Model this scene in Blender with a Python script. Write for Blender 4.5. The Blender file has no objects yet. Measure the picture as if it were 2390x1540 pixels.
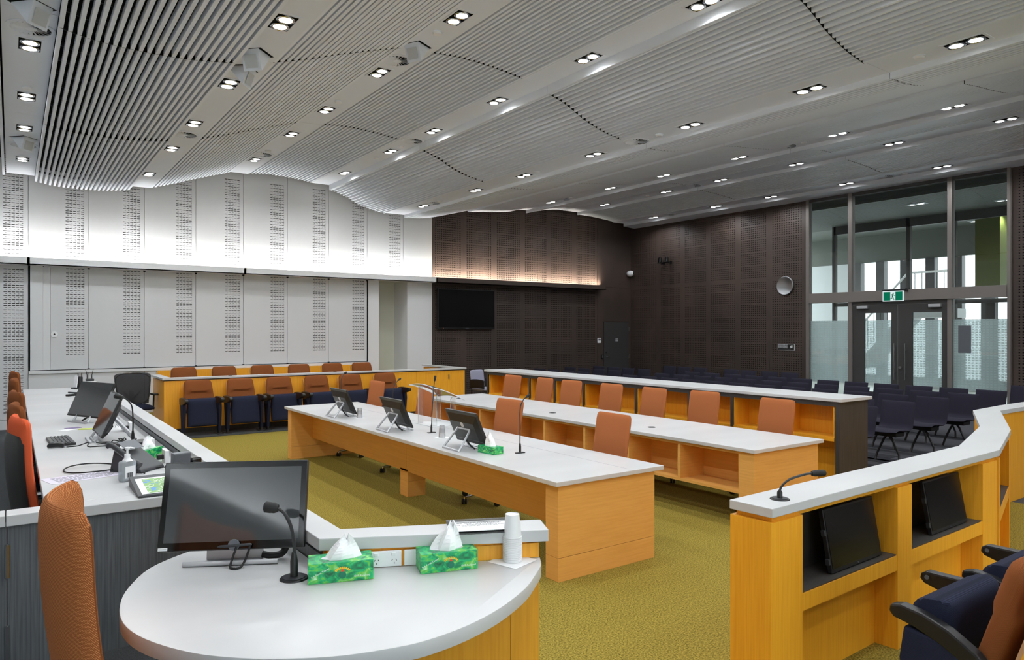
import bpy, bmesh, math, random
from mathutils import Vector, Matrix
random.seed(7)
PI = math.pi
sc = bpy.context.scene
col = sc.collection

# ---------------------------------------------------------------- camera
CAM_YAW = 35.28
cam = bpy.data.cameras.new('camera')
cam.sensor_width = 36.0
cam.lens = 1651.0 / 2390.0 * 36.0
cam.clip_end = 200
cam_o = bpy.data.objects.new('camera', cam)
col.objects.link(cam_o)
cam_o.location = (0, 0, 1.84)
cam_o.rotation_euler = (PI / 2, 0, -math.radians(CAM_YAW))
sc.camera = cam_o

# ---------------------------------------------------------------- world, exposure
w = bpy.data.worlds.new('daylight')
sc.world = w
w.use_nodes = True
w.node_tree.nodes['Background'].inputs[0].default_value = (0.86, 0.93, 1.0, 1)
w.node_tree.nodes['Background'].inputs[1].default_value = 4.5
sc.view_settings.view_transform = 'Standard'
sc.view_settings.look = 'None'
sc.view_settings.gamma = 1.0
sc.view_settings.use_curve_mapping = False
sc.view_settings.exposure = 0.16
sc.cycles.use_light_tree = False
sc.cycles.max_bounces = 6
sc.cycles.diffuse_bounces = 5
sc.cycles.glossy_bounces = 3
sc.cycles.transmission_bounces = 4
sc.cycles.transparent_max_bounces = 8
sc.cycles.caustics_reflective = False
sc.cycles.caustics_refractive = False
sc.cycles.adaptive_threshold = 0.03
SPOT_W = 62.0          # one twin downlight
COVE_W = 85.0         # cove strip behind the wall ledge

# ---------------------------------------------------------------- materials
def C(r, g, b):
    def f(c):
        c /= 255.0
        return c / 12.92 if c <= 0.04045 else ((c + 0.055) / 1.055) ** 2.4
    return (f(r), f(g), f(b), 1.0)

MATS = {}
def new_mat(name):
    m = bpy.data.materials.new(name)
    m.use_nodes = True
    MATS[name] = m
    nt = m.node_tree
    return m, nt, nt.nodes['Principled BSDF']

def plain(name, colr, rough=0.5, metal=0.0, spec=0.5, coat=0.0):
    m, nt, p = new_mat(name)
    p.inputs['Base Color'].default_value = colr
    p.inputs['Roughness'].default_value = rough
    p.inputs['Metallic'].default_value = metal
    p.inputs['Specular IOR Level'].default_value = spec
    p.inputs['Coat Weight'].default_value = coat
    return m

def link(nt, a, b):
    nt.links.new(a, b)

def coords(nt, scale, kind='Object'):
    tc = nt.nodes.new('ShaderNodeTexCoord')
    mp = nt.nodes.new('ShaderNodeMapping')
    mp.inputs['Scale'].default_value = scale
    link(nt, tc.outputs[kind], mp.inputs['Vector'])
    return mp.outputs['Vector']

def noise_mat(name, c1, c2, scale, detail=3, rough=0.5, bump=0.0, lo=0.35, hi=0.65, spec=0.5, noise_rough=0.5):
    m, nt, p = new_mat(name)
    v = coords(nt, scale)
    n = nt.nodes.new('ShaderNodeTexNoise')
    n.inputs['Scale'].default_value = 1.0
    n.inputs['Detail'].default_value = detail
    n.inputs['Roughness'].default_value = noise_rough
    link(nt, v, n.inputs['Vector'])
    r = nt.nodes.new('ShaderNodeValToRGB')
    r.color_ramp.elements[0].position = lo
    r.color_ramp.elements[1].position = hi
    r.color_ramp.elements[0].color = c1
    r.color_ramp.elements[1].color = c2
    link(nt, n.outputs['Fac'], r.inputs['Fac'])
    link(nt, r.outputs['Color'], p.inputs['Base Color'])
    p.inputs['Roughness'].default_value = rough
    p.inputs['Specular IOR Level'].default_value = spec
    if bump:
        b = nt.nodes.new('ShaderNodeBump')
        b.inputs['Strength'].default_value = bump
        b.inputs['Distance'].default_value = 0.004
        link(nt, n.outputs['Fac'], b.inputs['Height'])
        link(nt, b.outputs['Normal'], p.inputs['Normal'])
    return m

noise_mat('wood_orange', C(234, 160, 36), C(244, 174, 46), (90, 90, 3.0), 4, 0.42)
noise_mat('wood_table', C(222, 164, 84), C(230, 174, 94), (4, 2.0, 70), 3, 0.45)
noise_mat('wood_grey', C(72, 75, 79), C(98, 101, 104), (120, 120, 3.0), 4, 0.45)
noise_mat('wood_dark', C(52, 50, 48), C(66, 63, 60), (90, 90, 3.0), 4, 0.5)
noise_mat('wall_brown', C(58, 47, 42), C(70, 57, 50), (1.2, 1.2, 0.8), 2, 0.55)
noise_mat('counter_white', C(194, 194, 195), C(206, 206, 207), (0.8, 2.4, 1.5), 6, 0.32, lo=0.3, hi=0.7)
noise_mat('carpet_green', C(84, 75, 22), C(172, 152, 70), (95, 95, 95), 3, 0.95, 0.6, 0.3, 0.7, 0.1)
noise_mat('carpet_grey', C(62, 62, 66), C(88, 88, 94), (150, 150, 150), 3, 0.95, 0.5, 0.3, 0.7, 0.1)
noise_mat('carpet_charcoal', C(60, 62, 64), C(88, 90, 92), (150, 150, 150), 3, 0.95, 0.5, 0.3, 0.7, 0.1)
plain('white_wall', C(222, 223, 224), 0.55)
plain('white_panel', C(212, 213, 214), 0.5)
plain('ceiling_white', C(228, 233, 241), 0.45)
plain('slat_white', C(234, 239, 247), 0.45)
plain('slot_grey', C(104, 104, 104), 0.9, spec=0.1)
plain('slot_dark', C(10, 9, 9), 0.9, spec=0.1)
plain('black_void', C(12, 12, 12), 0.9, spec=0.1)
plain('hanger_grey', C(40, 40, 41), 0.7)
plain('greenish_wall', C(206, 206, 190), 0.6)
plain('black_plastic', C(22, 22, 24), 0.4)
plain('black_rubber', C(18, 18, 19), 0.7)
plain('dark_plastic', C(44, 46, 50), 0.45)
plain('grey_plastic', C(92, 96, 102), 0.45)
plain('white_plastic', C(236, 236, 238), 0.35)
plain('white_gloss', C(240, 240, 242), 0.2)
plain('chrome', C(205, 207, 210), 0.18, 1.0)
plain('steel', C(170, 172, 175), 0.32, 1.0)
plain('silver', C(192, 194, 198), 0.42, 0.6)
plain('bronze_frame', C(122, 116, 112), 0.45, 0.3)
plain('door_dark', C(58, 56, 55), 0.5)
plain('glossy_black', C(8, 8, 9), 0.08, 0.0, 0.6)
plain('screen_reflection_grey', C(58, 61, 63), 0.06, 0.0, 0.9, 0.5)  # dark grey of a switched-off panel, lifted to stand in for pale reflections
plain('screen_matt', C(6, 6, 7), 0.25)
plain('sign_green', C(10, 112, 84), 0.4)
plain('sign_white', C(238, 240, 240), 0.4)
plain('print_black', C(50, 50, 54), 0.8)
plain('print_grey', C(150, 148, 158), 0.8)
plain('print_yellow', C(238, 188, 40), 0.6)
plain('print_red', C(214, 70, 30), 0.6)
plain('paper', C(240, 240, 242), 0.8)
plain('paper_lilac', C(222, 216, 232), 0.8)
plain('card_purple', C(128, 112, 150), 0.7)
plain('card_lime', C(190, 205, 50), 0.7)
plain('tissue', C(246, 246, 248), 0.9)
plain('label_silver', C(206, 208, 212), 0.4)
plain('olive_column', C(92, 98, 40), 0.6)
plain('lobby_wall', C(196, 198, 198), 0.7)
plain('lobby_ceiling', C(84, 88, 80), 0.6)
plain('lobby_floor', C(196, 198, 190), 0.35)
plain('shell_black', C(22, 19, 17), 0.5)
plain('ply_edge', C(196, 150, 112), 0.5)
plain('sticky_cable', C(28, 28, 30), 0.5)

def fabric(name, c1, c2, scale, rough=0.9):
    m, nt, p = new_mat(name)
    v = coords(nt, (1, 1, 1))
    wv = nt.nodes.new('ShaderNodeTexWave')
    wv.bands_direction = 'Z'
    wv.inputs['Scale'].default_value = scale
    wv.inputs['Distortion'].default_value = 1.2
    wv.inputs['Detail'].default_value = 1.0
    wv.inputs['Detail Scale'].default_value = 3.0
    link(nt, v, wv.inputs['Vector'])
    wx = nt.nodes.new('ShaderNodeTexWave')
    wx.bands_direction = 'DIAGONAL'
    wx.inputs['Scale'].default_value = scale * 1.2
    wx.inputs['Distortion'].default_value = 1.0
    link(nt, v, wx.inputs['Vector'])
    mul = nt.nodes.new('ShaderNodeMath'); mul.operation = 'MULTIPLY'
    link(nt, wv.outputs['Fac'], mul.inputs[0]); link(nt, wx.outputs['Fac'], mul.inputs[1])
    r = nt.nodes.new('ShaderNodeValToRGB')
    r.color_ramp.elements[0].color = c1; r.color_ramp.elements[1].color = c2
    r.color_ramp.elements[0].position = 0.05; r.color_ramp.elements[1].position = 0.7
    link(nt, mul.outputs[0], r.inputs['Fac'])
    link(nt, r.outputs['Color'], p.inputs['Base Color'])
    p.inputs['Roughness'].default_value = rough
    p.inputs['Specular IOR Level'].default_value = 0.15
    b = nt.nodes.new('ShaderNodeBump')
    b.inputs['Strength'].default_value = 0.2; b.inputs['Distance'].default_value = 0.001
    link(nt, mul.outputs[0], b.inputs['Height'])
    link(nt, b.outputs['Normal'], p.inputs['Normal'])
    return m
fabric('fabric_orange', C(150, 84, 46), C(188, 118, 74), 160)
fabric('fabric_orange_stripe', C(140, 76, 38), C(210, 142, 88), 90)
fabric('fabric_rust', C(116, 64, 32), C(146, 88, 48), 150)
fabric('fabric_red', C(206, 86, 50), C(222, 104, 64), 150)
fabric('fabric_navy', C(24, 27, 42), C(48, 53, 76), 130)
fabric('fabric_gallery', C(36, 35, 46), C(54, 52, 66), 130)
fabric('fabric_lit', C(150, 150, 170), C(172, 172, 190), 60)  # cloth of the jury-gate armchairs, strong light painted in
thin_mesh = None

def emission(name, colr, s):
    m = bpy.data.materials.new(name); m.use_nodes = True; MATS[name] = m
    nt = m.node_tree; nt.nodes.clear()
    e = nt.nodes.new('ShaderNodeEmission'); o = nt.nodes.new('ShaderNodeOutputMaterial')
    e.inputs[0].default_value = colr; e.inputs[1].default_value = s
    link(nt, e.outputs[0], o.inputs[0])
    return m
emission('lamp_glow', (1.0, 0.985, 0.96, 1), 9.0)
emission('cove_glow', (1.0, 0.97, 0.93, 1), 3.0)
emission('led_red', (1.0, 0.25, 0.1, 1), 1.0)
emission('sign_green_lit', C(12, 120, 88), 0.75)
emission('sign_white_lit', C(225, 238, 240), 0.85)

def thin_glass(name, tint, gloss, diff=0.0, rough=0.02):
    """architectural glass: see-through with a Fresnel reflection"""
    m = bpy.data.materials.new(name); m.use_nodes = True; MATS[name] = m
    nt = m.node_tree; nt.nodes.clear()
    o = nt.nodes.new('ShaderNodeOutputMaterial')
    t = nt.nodes.new('ShaderNodeBsdfTransparent'); t.inputs[0].default_value = tint
    g = nt.nodes.new('ShaderNodeBsdfGlossy'); g.inputs['Roughness'].default_value = rough
    fr = nt.nodes.new('ShaderNodeFresnel'); fr.inputs['IOR'].default_value = gloss
    mx = nt.nodes.new('ShaderNodeMixShader')
    link(nt, fr.outputs[0], mx.inputs[0]); link(nt, t.outputs[0], mx.inputs[1]); link(nt, g.outputs[0], mx.inputs[2])
    out = mx.outputs[0]
    if diff:
        d = nt.nodes.new('ShaderNodeBsdfDiffuse'); d.inputs[0].default_value = (0.85, 0.87, 0.88, 1)
        m2 = nt.nodes.new('ShaderNodeMixShader'); m2.inputs[0].default_value = diff
        link(nt, out, m2.inputs[1]); link(nt, d.outputs[0], m2.inputs[2]); out = m2.outputs[0]
    link(nt, out, o.inputs[0])
    return m
def net(name, colr, cover):
    m = bpy.data.materials.new(name); m.use_nodes = True; MATS[name] = m
    nt = m.node_tree; p = nt.nodes['Principled BSDF']
    p.inputs['Base Color'].default_value = colr; p.inputs['Roughness'].default_value = 0.7; p.inputs['Alpha'].default_value = cover
net('mesh_black', C(38, 38, 42), 0.82)
thin_glass('glass', (0.80, 0.84, 0.82, 1), 1.5)
thin_glass('acrylic', (0.97, 0.97, 0.97, 1), 1.45, 0.06)
thin_glass('acrylic_edge', (0.9, 0.9, 0.92, 1), 1.45, 0.75)
thin_glass('clear_cup', (0.95, 0.95, 0.96, 1), 1.4, 0.22)
thin_glass('gel', (0.80, 0.88, 0.96, 1), 1.4, 0.3)

def frosted():
    m = bpy.data.materials.new('frost_film'); m.use_nodes = True; MATS['frost_film'] = m
    nt = m.node_tree; nt.nodes.clear()
    o = nt.nodes.new('ShaderNodeOutputMaterial')
    tc = nt.nodes.new('ShaderNodeTexCoord')
    mp = nt.nodes.new('ShaderNodeMapping'); mp.inputs['Rotation'].default_value = (0, 0, 0)
    sx = nt.nodes.new('ShaderNodeSeparateXYZ'); cx = nt.nodes.new('ShaderNodeCombineXYZ')
    link(nt, tc.outputs['Object'], sx.inputs[0])
    link(nt, sx.outputs['Y'], cx.inputs['X']); link(nt, sx.outputs['Z'], cx.inputs['Y'])
    br = nt.nodes.new('ShaderNodeTexBrick')
    br.offset = 0.0
    br.inputs['Scale'].default_value = 1.0
    br.inputs['Brick Width'].default_value = 0.066
    br.inputs['Row Height'].default_value = 0.052
    br.inputs['Mortar Size'].default_value = 0.013
    br.inputs['Color1'].default_value = (1, 1, 1, 1); br.inputs['Color2'].default_value = (0.75, 0.75, 0.75, 1)
    br.inputs['Mortar'].default_value = (0.25, 0.25, 0.25, 1)
    link(nt, cx.outputs[0], br.inputs['Vector'])
    t = nt.nodes.new('ShaderNodeBsdfTransparent'); t.inputs[0].default_value = (0.9, 0.94, 0.94, 1)
    d = nt.nodes.new('ShaderNodeBsdfTranslucent'); d.inputs[0].default_value = (0.9, 0.95, 0.97, 1)
    d2 = nt.nodes.new('ShaderNodeBsdfDiffuse'); d2.inputs[0].default_value = (0.55, 0.6, 0.62, 1)
    a = nt.nodes.new('ShaderNodeMixShader'); a.inputs[0].default_value = 0.45
    link(nt, d.outputs[0], a.inputs[1]); link(nt, d2.outputs[0], a.inputs[2])
    mr = nt.nodes.new('ShaderNodeMapRange')
    mr.inputs['To Min'].default_value = 0.55; mr.inputs['To Max'].default_value = 0.85
    link(nt, br.outputs['Color'], mr.inputs['Value'])
    mx = nt.nodes.new('ShaderNodeMixShader')
    link(nt, mr.outputs[0], mx.inputs[0]); link(nt, t.outputs[0], mx.inputs[1]); link(nt, a.outputs[0], mx.inputs[2])
    link(nt, mx.outputs[0], o.inputs[0])
frosted()

def leafy():
    """printed leaves and waterfall on a tissue box"""
    m, nt, p = new_mat('leaf_print')
    v = coords(nt, (9, 9, 16))
    n = nt.nodes.new('ShaderNodeTexNoise'); n.inputs['Scale'].default_value = 2.2; n.inputs['Detail'].default_value = 5
    n.inputs['Distortion'].default_value = 1.6
    link(nt, v, n.inputs['Vector'])
    r = nt.nodes.new('ShaderNodeValToRGB')
    e = r.color_ramp.elements
    e[0].position = 0.30; e[0].color = C(16, 84, 52)
    e[1].position = 0.75; e[1].color = C(232, 244, 246)
    for pos, c in ((0.42, C(14, 132, 80)), (0.52, C(16, 176, 108)), (0.60, C(110, 190, 60)), (0.67, C(150, 214, 150))):
        k = e.new(pos); k.color = c
    link(nt, n.outputs['Fac'], r.inputs['Fac'])
    link(nt, r.outputs['Color'], p.inputs['Base Color'])
    p.inputs['Roughness'].default_value = 0.35
leafy()

def map_print():
    m, nt, p = new_mat('map_print')
    v = coords(nt, (14, 14, 14))
    n = nt.nodes.new('ShaderNodeTexNoise'); n.inputs['Scale'].default_value = 1.3; n.inputs['Detail'].default_value = 2
    link(nt, v, n.inputs['Vector'])
    r = nt.nodes.new('ShaderNodeValToRGB'); r.color_ramp.interpolation = 'CONSTANT'
    e = r.color_ramp.elements
    e[0].position = 0.0; e[0].color = C(90, 150, 210)
    e[1].position = 0.38; e[1].color = C(140, 186, 110)
    for pos, c in ((0.5, C(226, 234, 222)), (0.53, C(120, 172, 90)), (0.63, C(232, 236, 230))):
        k = e.new(pos); k.color = c
    link(nt, n.outputs['Fac'], r.inputs['Fac']); link(nt, r.outputs['Color'], p.inputs['Base Color'])
    p.inputs['Roughness'].default_value = 0.5
map_print()

# ---------------------------------------------------------------- mesh builder
def rotm(rx=0, ry=0, rz=0):
    return Matrix.Rotation(rz, 4, 'Z') @ Matrix.Rotation(ry, 4, 'Y') @ Matrix.Rotation(rx, 4, 'X')

class MB:
    def __init__(s):
        s.v = []; s.f = []; s.m1 = []
    def add(s, vs, fs, M=None):
        o = len(s.v)
        if M is not None:
            vs = [tuple(M @ Vector(p)) for p in vs]
        s.v += [tuple(p) for p in vs]
        s.f += [tuple(i + o for i in f) for f in fs]
        return s
    def box(s, x0, x1, y0, y1, z0, z1, M=None):
        vs = [(x0, y0, z0), (x1, y0, z0), (x1, y1, z0), (x0, y1, z0), (x0, y0, z1), (x1, y0, z1), (x1, y1, z1), (x0, y1, z1)]
        fs = [(0, 3, 2, 1), (4, 5, 6, 7), (0, 1, 5, 4), (1, 2, 6, 5), (2, 3, 7, 6), (3, 0, 4, 7)]
        return s.add(vs, fs, M)
    def prism(s, poly, z0, z1, M=None):
        a = sum(poly[i][0] * poly[(i + 1) % len(poly)][1] - poly[(i + 1) % len(poly)][0] * poly[i][1] for i in range(len(poly)))
        if a < 0:
            poly = list(reversed(poly))
        n = len(poly)
        vs = [(p[0], p[1], z0) for p in poly] + [(p[0], p[1], z1) for p in poly]
        fs = [tuple(reversed(range(n))), tuple(range(n, 2 * n))]
        fs += [(i, (i + 1) % n, n + (i + 1) % n, n + i) for i in range(n)]
        return s.add(vs, fs, M)
    def quad(s, a, b, c, d, M=None):
        return s.add([a, b, c, d], [(0, 1, 2, 3)], M)
    def tube(s, pts, r, n=8, M=None, caps=True):
        pts = [Vector(p) for p in pts]
        rs = r if isinstance(r, (list, tuple)) else [r] * len(pts)
        vs = []; fs = []
        up = None
        for i, p in enumerate(pts):
            t = (pts[min(i + 1, len(pts) - 1)] - pts[max(i - 1, 0)]).normalized()
            if up is None:
                up = Vector((0, 0, 1)) if abs(t.z) < 0.9 else Vector((1, 0, 0))
            a = t.cross(up)
            if a.length < 1e-6:
                a = t.cross(Vector((0, 1, 0)))
            a.normalize(); b = t.cross(a).normalized(); up = -b if False else up
            for k in range(n):
                th = 2 * PI * k / n
                vs.append(tuple(p + (a * math.cos(th) + b * math.sin(th)) * rs[i]))
        for i in range(len(pts) - 1):
            for k in range(n):
                fs.append((i * n + k, i * n + (k + 1) % n, (i + 1) * n + (k + 1) % n, (i + 1) * n + k))
        if caps:
            fs.append(tuple(reversed(range(n)))); fs.append(tuple(range((len(pts) - 1) * n, len(pts) * n)))
        return s.add(vs, fs, M)
    def lathe(s, prof, n=16, M=None):
        vs = []; fs = []
        for r, z in prof:
            for k in range(n):
                th = 2 * PI * k / n
                vs.append((r * math.cos(th), r * math.sin(th), z))
        for i in range(len(prof) - 1):
            for k in range(n):
                fs.append((i * n + k, i * n + (k + 1) % n, (i + 1) * n + (k + 1) % n, (i + 1) * n + k))
        if prof[0][0] > 1e-6:
            fs.append(tuple(reversed(range(n))))
        if prof[-1][0] > 1e-6:
            fs.append(tuple(range((len(prof) - 1) * n, len(prof) * n)))
        return s.add(vs, fs, M)
    def cyl(s, r, z0, z1, n=16, M=None):
        return s.lathe([(r, z0), (r, z1)], n, M)
    def pad(s, fn, th, nu=10, nv=12, M=None, round_=0.5):
        """cushion: fn(u,v) -> (point, normal), u,v in -1..1; th thickness, swollen towards the middle, rounded rim"""
        fr = []; bk = []
        for j in range(nv + 1):
            for i in range(nu + 1):
                u = -math.cos(PI * i / nu); v = -math.cos(PI * j / nv)
                p, nn = fn(u, v)
                p = Vector(p); nn = Vector(nn).normalized()
                e = max(abs(u), abs(v))
                k = (max(0.0, 1 - e ** 8)) ** round_
                fr.append(tuple(p + nn * th * 0.5 * k)); bk.append(tuple(p - nn * th * 0.5 * k))
        W = nu + 1; N = W * (nv + 1)
        fs = []
        for j in range(nv):
            for i in range(nu):
                a = j * W + i
                fs.append((a, a + 1, a + W + 1, a + W)); fs.append((N + a, N + a + W, N + a + W + 1, N + a + 1))
        o = len(s.v)
        s.add(fr + bk, fs, M)
        return s
    def build(s, name, mat, parent=None, bevel=0.0, seg=2, smooth=False, label=None, kind=None, world=False, weld=False, mat2=None):
        me = bpy.data.meshes.new(name)
        vs = s.v
        if world and parent is not None:
            off = Vector((0, 0, 0)); q = parent
            while q is not None:
                off += q.location; q = q.parent
            vs = [(p[0] - off.x, p[1] - off.y, p[2] - off.z) for p in vs]
        me.from_pydata(vs, [], s.f)
        if bevel or weld:
            bm = bmesh.new(); bm.from_mesh(me)
            if weld:
                bmesh.ops.remove_doubles(bm, verts=bm.verts, dist=1e-5)
            if bevel:
                ed = [e for e in bm.edges if len(e.link_faces) == 2 and e.calc_face_angle(0) > 0.5]
                bmesh.ops.bevel(bm, geom=ed, offset=bevel, segments=seg, affect='EDGES', profile=0.6)
            bm.to_mesh(me); bm.free()
        if smooth:
            me.polygons.foreach_set('use_smooth', [True] * len(me.polygons))
            try:
                me.set_sharp_from_angle(angle=math.radians(40))
            except Exception:
                pass
        me.materials.append(MATS[mat])
        if s.m1 and mat2:
            me.materials.append(MATS[mat2])
            ix = [0] * len(me.polygons)
            for i in s.m1:
                ix[i] = 1
            me.polygons.foreach_set('material_index', ix)
        me.update()
        o = bpy.data.objects.new(name, me)
        col.objects.link(o)
        if parent is not None:
            o.parent = parent
        if label:
            o['label'] = label
        if kind:
            o['kind'] = kind
        return o

def thing(name, label, cat, loc=(0, 0, 0), rz=0.0, group=None):
    o = bpy.data.objects.new(name, None)
    o.empty_display_size = 0.1
    col.objects.link(o)
    o.location = loc; o.rotation_euler = (0, 0, rz)
    tag(o, label, cat, group)
    return o

def tag(o, label, cat, group=None):
    o['label'] = label; o['category'] = cat
    if group:
        o['group'] = group
    return o

def dup(root, loc, rz, label, group=None, rot=None):
    def cp(o, par):
        c = o.copy(); col.objects.link(c); c.parent = par
        for ch in list(o.children):
            cp(ch, c)
        return c
    r = cp(root, None)
    r.location = loc; r.rotation_euler = (0, 0, rz)
    r['label'] = label
    if group:
        r['group'] = group
    return r

def place(proto, used, loc, rz, label, group=None):
    """first call moves the prototype itself, later calls copy it"""
    if not used:
        used.append(1)
        proto.location = loc; proto.rotation_euler = (0, 0, rz); proto['label'] = label
        if group:
            proto['group'] = group
        return proto
    return dup(proto, loc, rz, label, group)

def struct(name, parent=None):
    o = bpy.data.objects.new(name, None); col.objects.link(o); o['kind'] = 'structure'
    return o

def text(name, body, size, mat, parent, M, align='CENTER', extrude=0.0004, space=1.0):
    cu = bpy.data.curves.new(name, 'FONT')
    cu.body = body; cu.size = size; cu.align_x = align; cu.align_y = 'CENTER'; cu.extrude = extrude
    cu.space_line = space
    cu.resolution_u = 2
    t = bpy.data.objects.new(name + '_tmp', cu); col.objects.link(t)
    dg = bpy.context.evaluated_depsgraph_get()
    me = bpy.data.meshes.new_from_object(t.evaluated_get(dg))
    bpy.data.objects.remove(t); bpy.data.curves.remove(cu)
    me.transform(M); me.materials.clear(); me.materials.append(MATS[mat]); me.name = name
    o = bpy.data.objects.new(name, me); col.objects.link(o); o.parent = parent
    return o

def bars(name, n, wd, lh, mat, parent, M, seed=1):
    # lines of print too small to read
    rr = random.Random(seed); m = MB()
    for r_ in range(n):
        x = -wd / 2; y = (n / 2 - r_ - 0.5) * lh
        while x < wd / 2 - 0.02 * wd:
            L = min(wd * rr.uniform(0.04, 0.12), wd / 2 - x)
            m.box(x, x + L, y - lh * 0.26, y + lh * 0.26, 0, 0.0003, M)
            x += L + wd * 0.025
    return m.build(name, mat, parent, kind='stuff')

def T(x, y, z):
    return Matrix.Translation((x, y, z))

def ordinal(i):
    return ['first', 'second', 'third', 'fourth', 'fifth', 'sixth', 'seventh', 'eighth', 'ninth', 'tenth', 'eleventh', 'twelfth', 'thirteenth', 'fourteenth', 'fifteenth', 'sixteenth'][i]

# ================================================================ SETTING
YA = 16.0      # jury wall
XR = 15.89     # wall with the glass doors
XL = -3.2; YB = -5.0; ZT = 5.6
PZ = 0.28      # bench platform

fl = MB().box(-3.2, 8.75, -5, 16, -0.2, 0.0).build('floor', 'carpet_green'); fl['kind'] = 'structure'
fl2 = MB().box(8.75, XR, -5, 16, -0.2, 0.0).build('floor', 'carpet_grey'); fl2['kind'] = 'structure'
# darker carpet planks of the gallery floor
gp = MB()
for i in range(70):
    x = 8.9 + random.random() * 6.6; y = 3.2 + random.random() * 12
    gp.box(x, x + 0.25, y, y + 1.0, 0.0, 0.003)
MB0 = gp
plain('carpet_plank', C(52, 52, 57), 0.95, spec=0.1)
gpo = gp.build('carpet_plank', 'carpet_plank', fl2, kind='stuff')
pl = MB().prism([(XL, YB), (1.55, YB), (1.6, 2.12), (0.93, 2.40), (0.93, 12.7), (XL, 12.7)], 0.002, PZ).build('floor', 'carpet_charcoal')
pl['kind'] = 'structure'

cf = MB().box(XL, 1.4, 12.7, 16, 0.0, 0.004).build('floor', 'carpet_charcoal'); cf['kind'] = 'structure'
# perforated panel: x0..x1, z0..z1 in a local plane, holes by columns and rows
def perforated(mb, x0, x1, z0, z1, cols, rows, depth, to3, ):
    """cols: list of (a,b) hole spans; rows: list of (z_lo,z_hi,set_of_column_indices)"""
    xs = sorted(set([x0, x1] + [c for ab in cols for c in ab]))
    zs = sorted(set([z0, z1] + [c for r in rows for c in r[:2]]))
    ci = {}
    for k, (a, b) in enumerate(cols):
        for i in range(len(xs) - 1):
            if xs[i] >= a - 1e-9 and xs[i + 1] <= b + 1e-9:
                ci[i] = k
    ri = {}
    for k, r in enumerate(rows):
        for j in range(len(zs) - 1):
            if zs[j] >= r[0] - 1e-9 and zs[j + 1] <= r[1] + 1e-9:
                ri[j] = k
    nx = len(xs) - 1; nz = len(zs) - 1
    H = [[(i in ci and j in ri and ci[i] in rows[ri[j]][2]) for i in range(nx)] for j in range(nz)]
    vs = []; fs = []; idx = {}
    def V(i, j, d):
        k = (i, j, d)
        if k not in idx:
            idx[k] = len(vs); vs.append(to3(xs[i], zs[j], depth if d else 0.0))
        return idx[k]
    for j in range(nz):
        i = 0
        while i < nx:
            if H[j][i]:
                mb.m1.append(len(mb.f) + len(fs))
                fs.append((V(i, j, 1), V(i + 1, j, 1), V(i + 1, j + 1, 1), V(i, j + 1, 1)))
                for (di, dj, a, b) in ((-1, 0, (i, j + 1), (i, j)), (1, 0, (i + 1, j), (i + 1, j + 1)), (0, -1, (i, j), (i + 1, j)), (0, 1, (i + 1, j + 1), (i, j + 1))):
                    ii, jj = i + di, j + dj
                    if 0 <= ii < nx and 0 <= jj < nz and H[jj][ii]:
                        continue
                    fs.append((V(*a, 0), V(*b, 0), V(*b, 1), V(*a, 1)))
                i += 1
            else:
                k = i
                while k < nx and not H[j][k]:
                    k += 1
                fs.append((V(i, j, 0), V(k, j, 0), V(k, j + 1, 0), V(i, j + 1, 0)))
                i = k
    mb.add(vs, fs)

def white_rows(z0, z1):
    rows = []; B = 0.336; z = z0
    L = {0, 1, 2, 3, 4, 5, 6, 7, 8, 9}; S = {1, 3, 5, 7, 9}
    while z + B <= z1 + 0.01:
        for fr, kind, h in ((0.02, L, .017), (0.12, S, .009), (0.23, L, .014), (0.35, S, .009), (0.45, L, .014), (0.56, S, .009), (0.66, L, .014), (0.79, S, .009), (0.90, L, .017)):
            rows.append((z + fr * B, z + fr * B + h, kind))
        z += B
    return rows
def white_cols(xa):
    out = []
    for k in range(5):
        a = xa + 0.063 * k
        out += [(a, a + 0.028), (a + 0.028, a + 0.050)]
    return out

# ---- wall_back: white part, panels with slotted strips
JX = [-0.711, 0.255, 1.226, 2.197, 3.167, 4.133, 5.097, 6.061, 7.027, 7.99]
wall_back = struct('wall_back')
MB().box(XL, 7.33, YA + 0.045, YA + 0.25, 0, ZT).box(7.33, 8.10, YA + 0.03, YA + 0.25, 3.06, ZT).box(8.10, 8.803, YA + 0.03, YA + 0.25, 0, ZT).build('wall_core', 'white_wall', wall_back)
def wp(mb, x0, x1, z0, z1, strip=None, zb=None, y=YA, d=0.03):
    to3 = lambda a, b, dd: (a, y + dd, b)
    if strip is None:
        perforated(mb, x0, x1, z0, z1, [], [], 0, to3)
    else:
        perforated(mb, x0, x1, z0, z1, white_cols(strip), white_rows(*zb), 0.02, to3)
    for (a, b, c, e) in (((x0, z0), (x1, z0), 0, 0), ((x1, z0), (x1, z1), 0, 0), ((x1, z1), (x0, z1), 0, 0), ((x0, z1), (x0, z0), 0, 0)):
        mb.quad((b[0], y, b[1]), (a[0], y, a[1]), (a[0], y + d, a[1]), (b[0], y + d, b[1]))
G = 0.004
for i in range(1, len(JX)):
    a, b = JX[i - 1], JX[i]
    m = MB(); wp(m, a + G, b - G, 3.06, 5.35, b - 0.381, (3.10, 5.32)); m.build('wall_panel', 'white_panel', wall_back, mat2='slot_grey')
m = MB(); wp(m, JX[-1] + G, 8.803, 3.06, 5.35); m.build('wall_panel', 'white_panel', wall_back, mat2='slot_grey')
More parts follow.
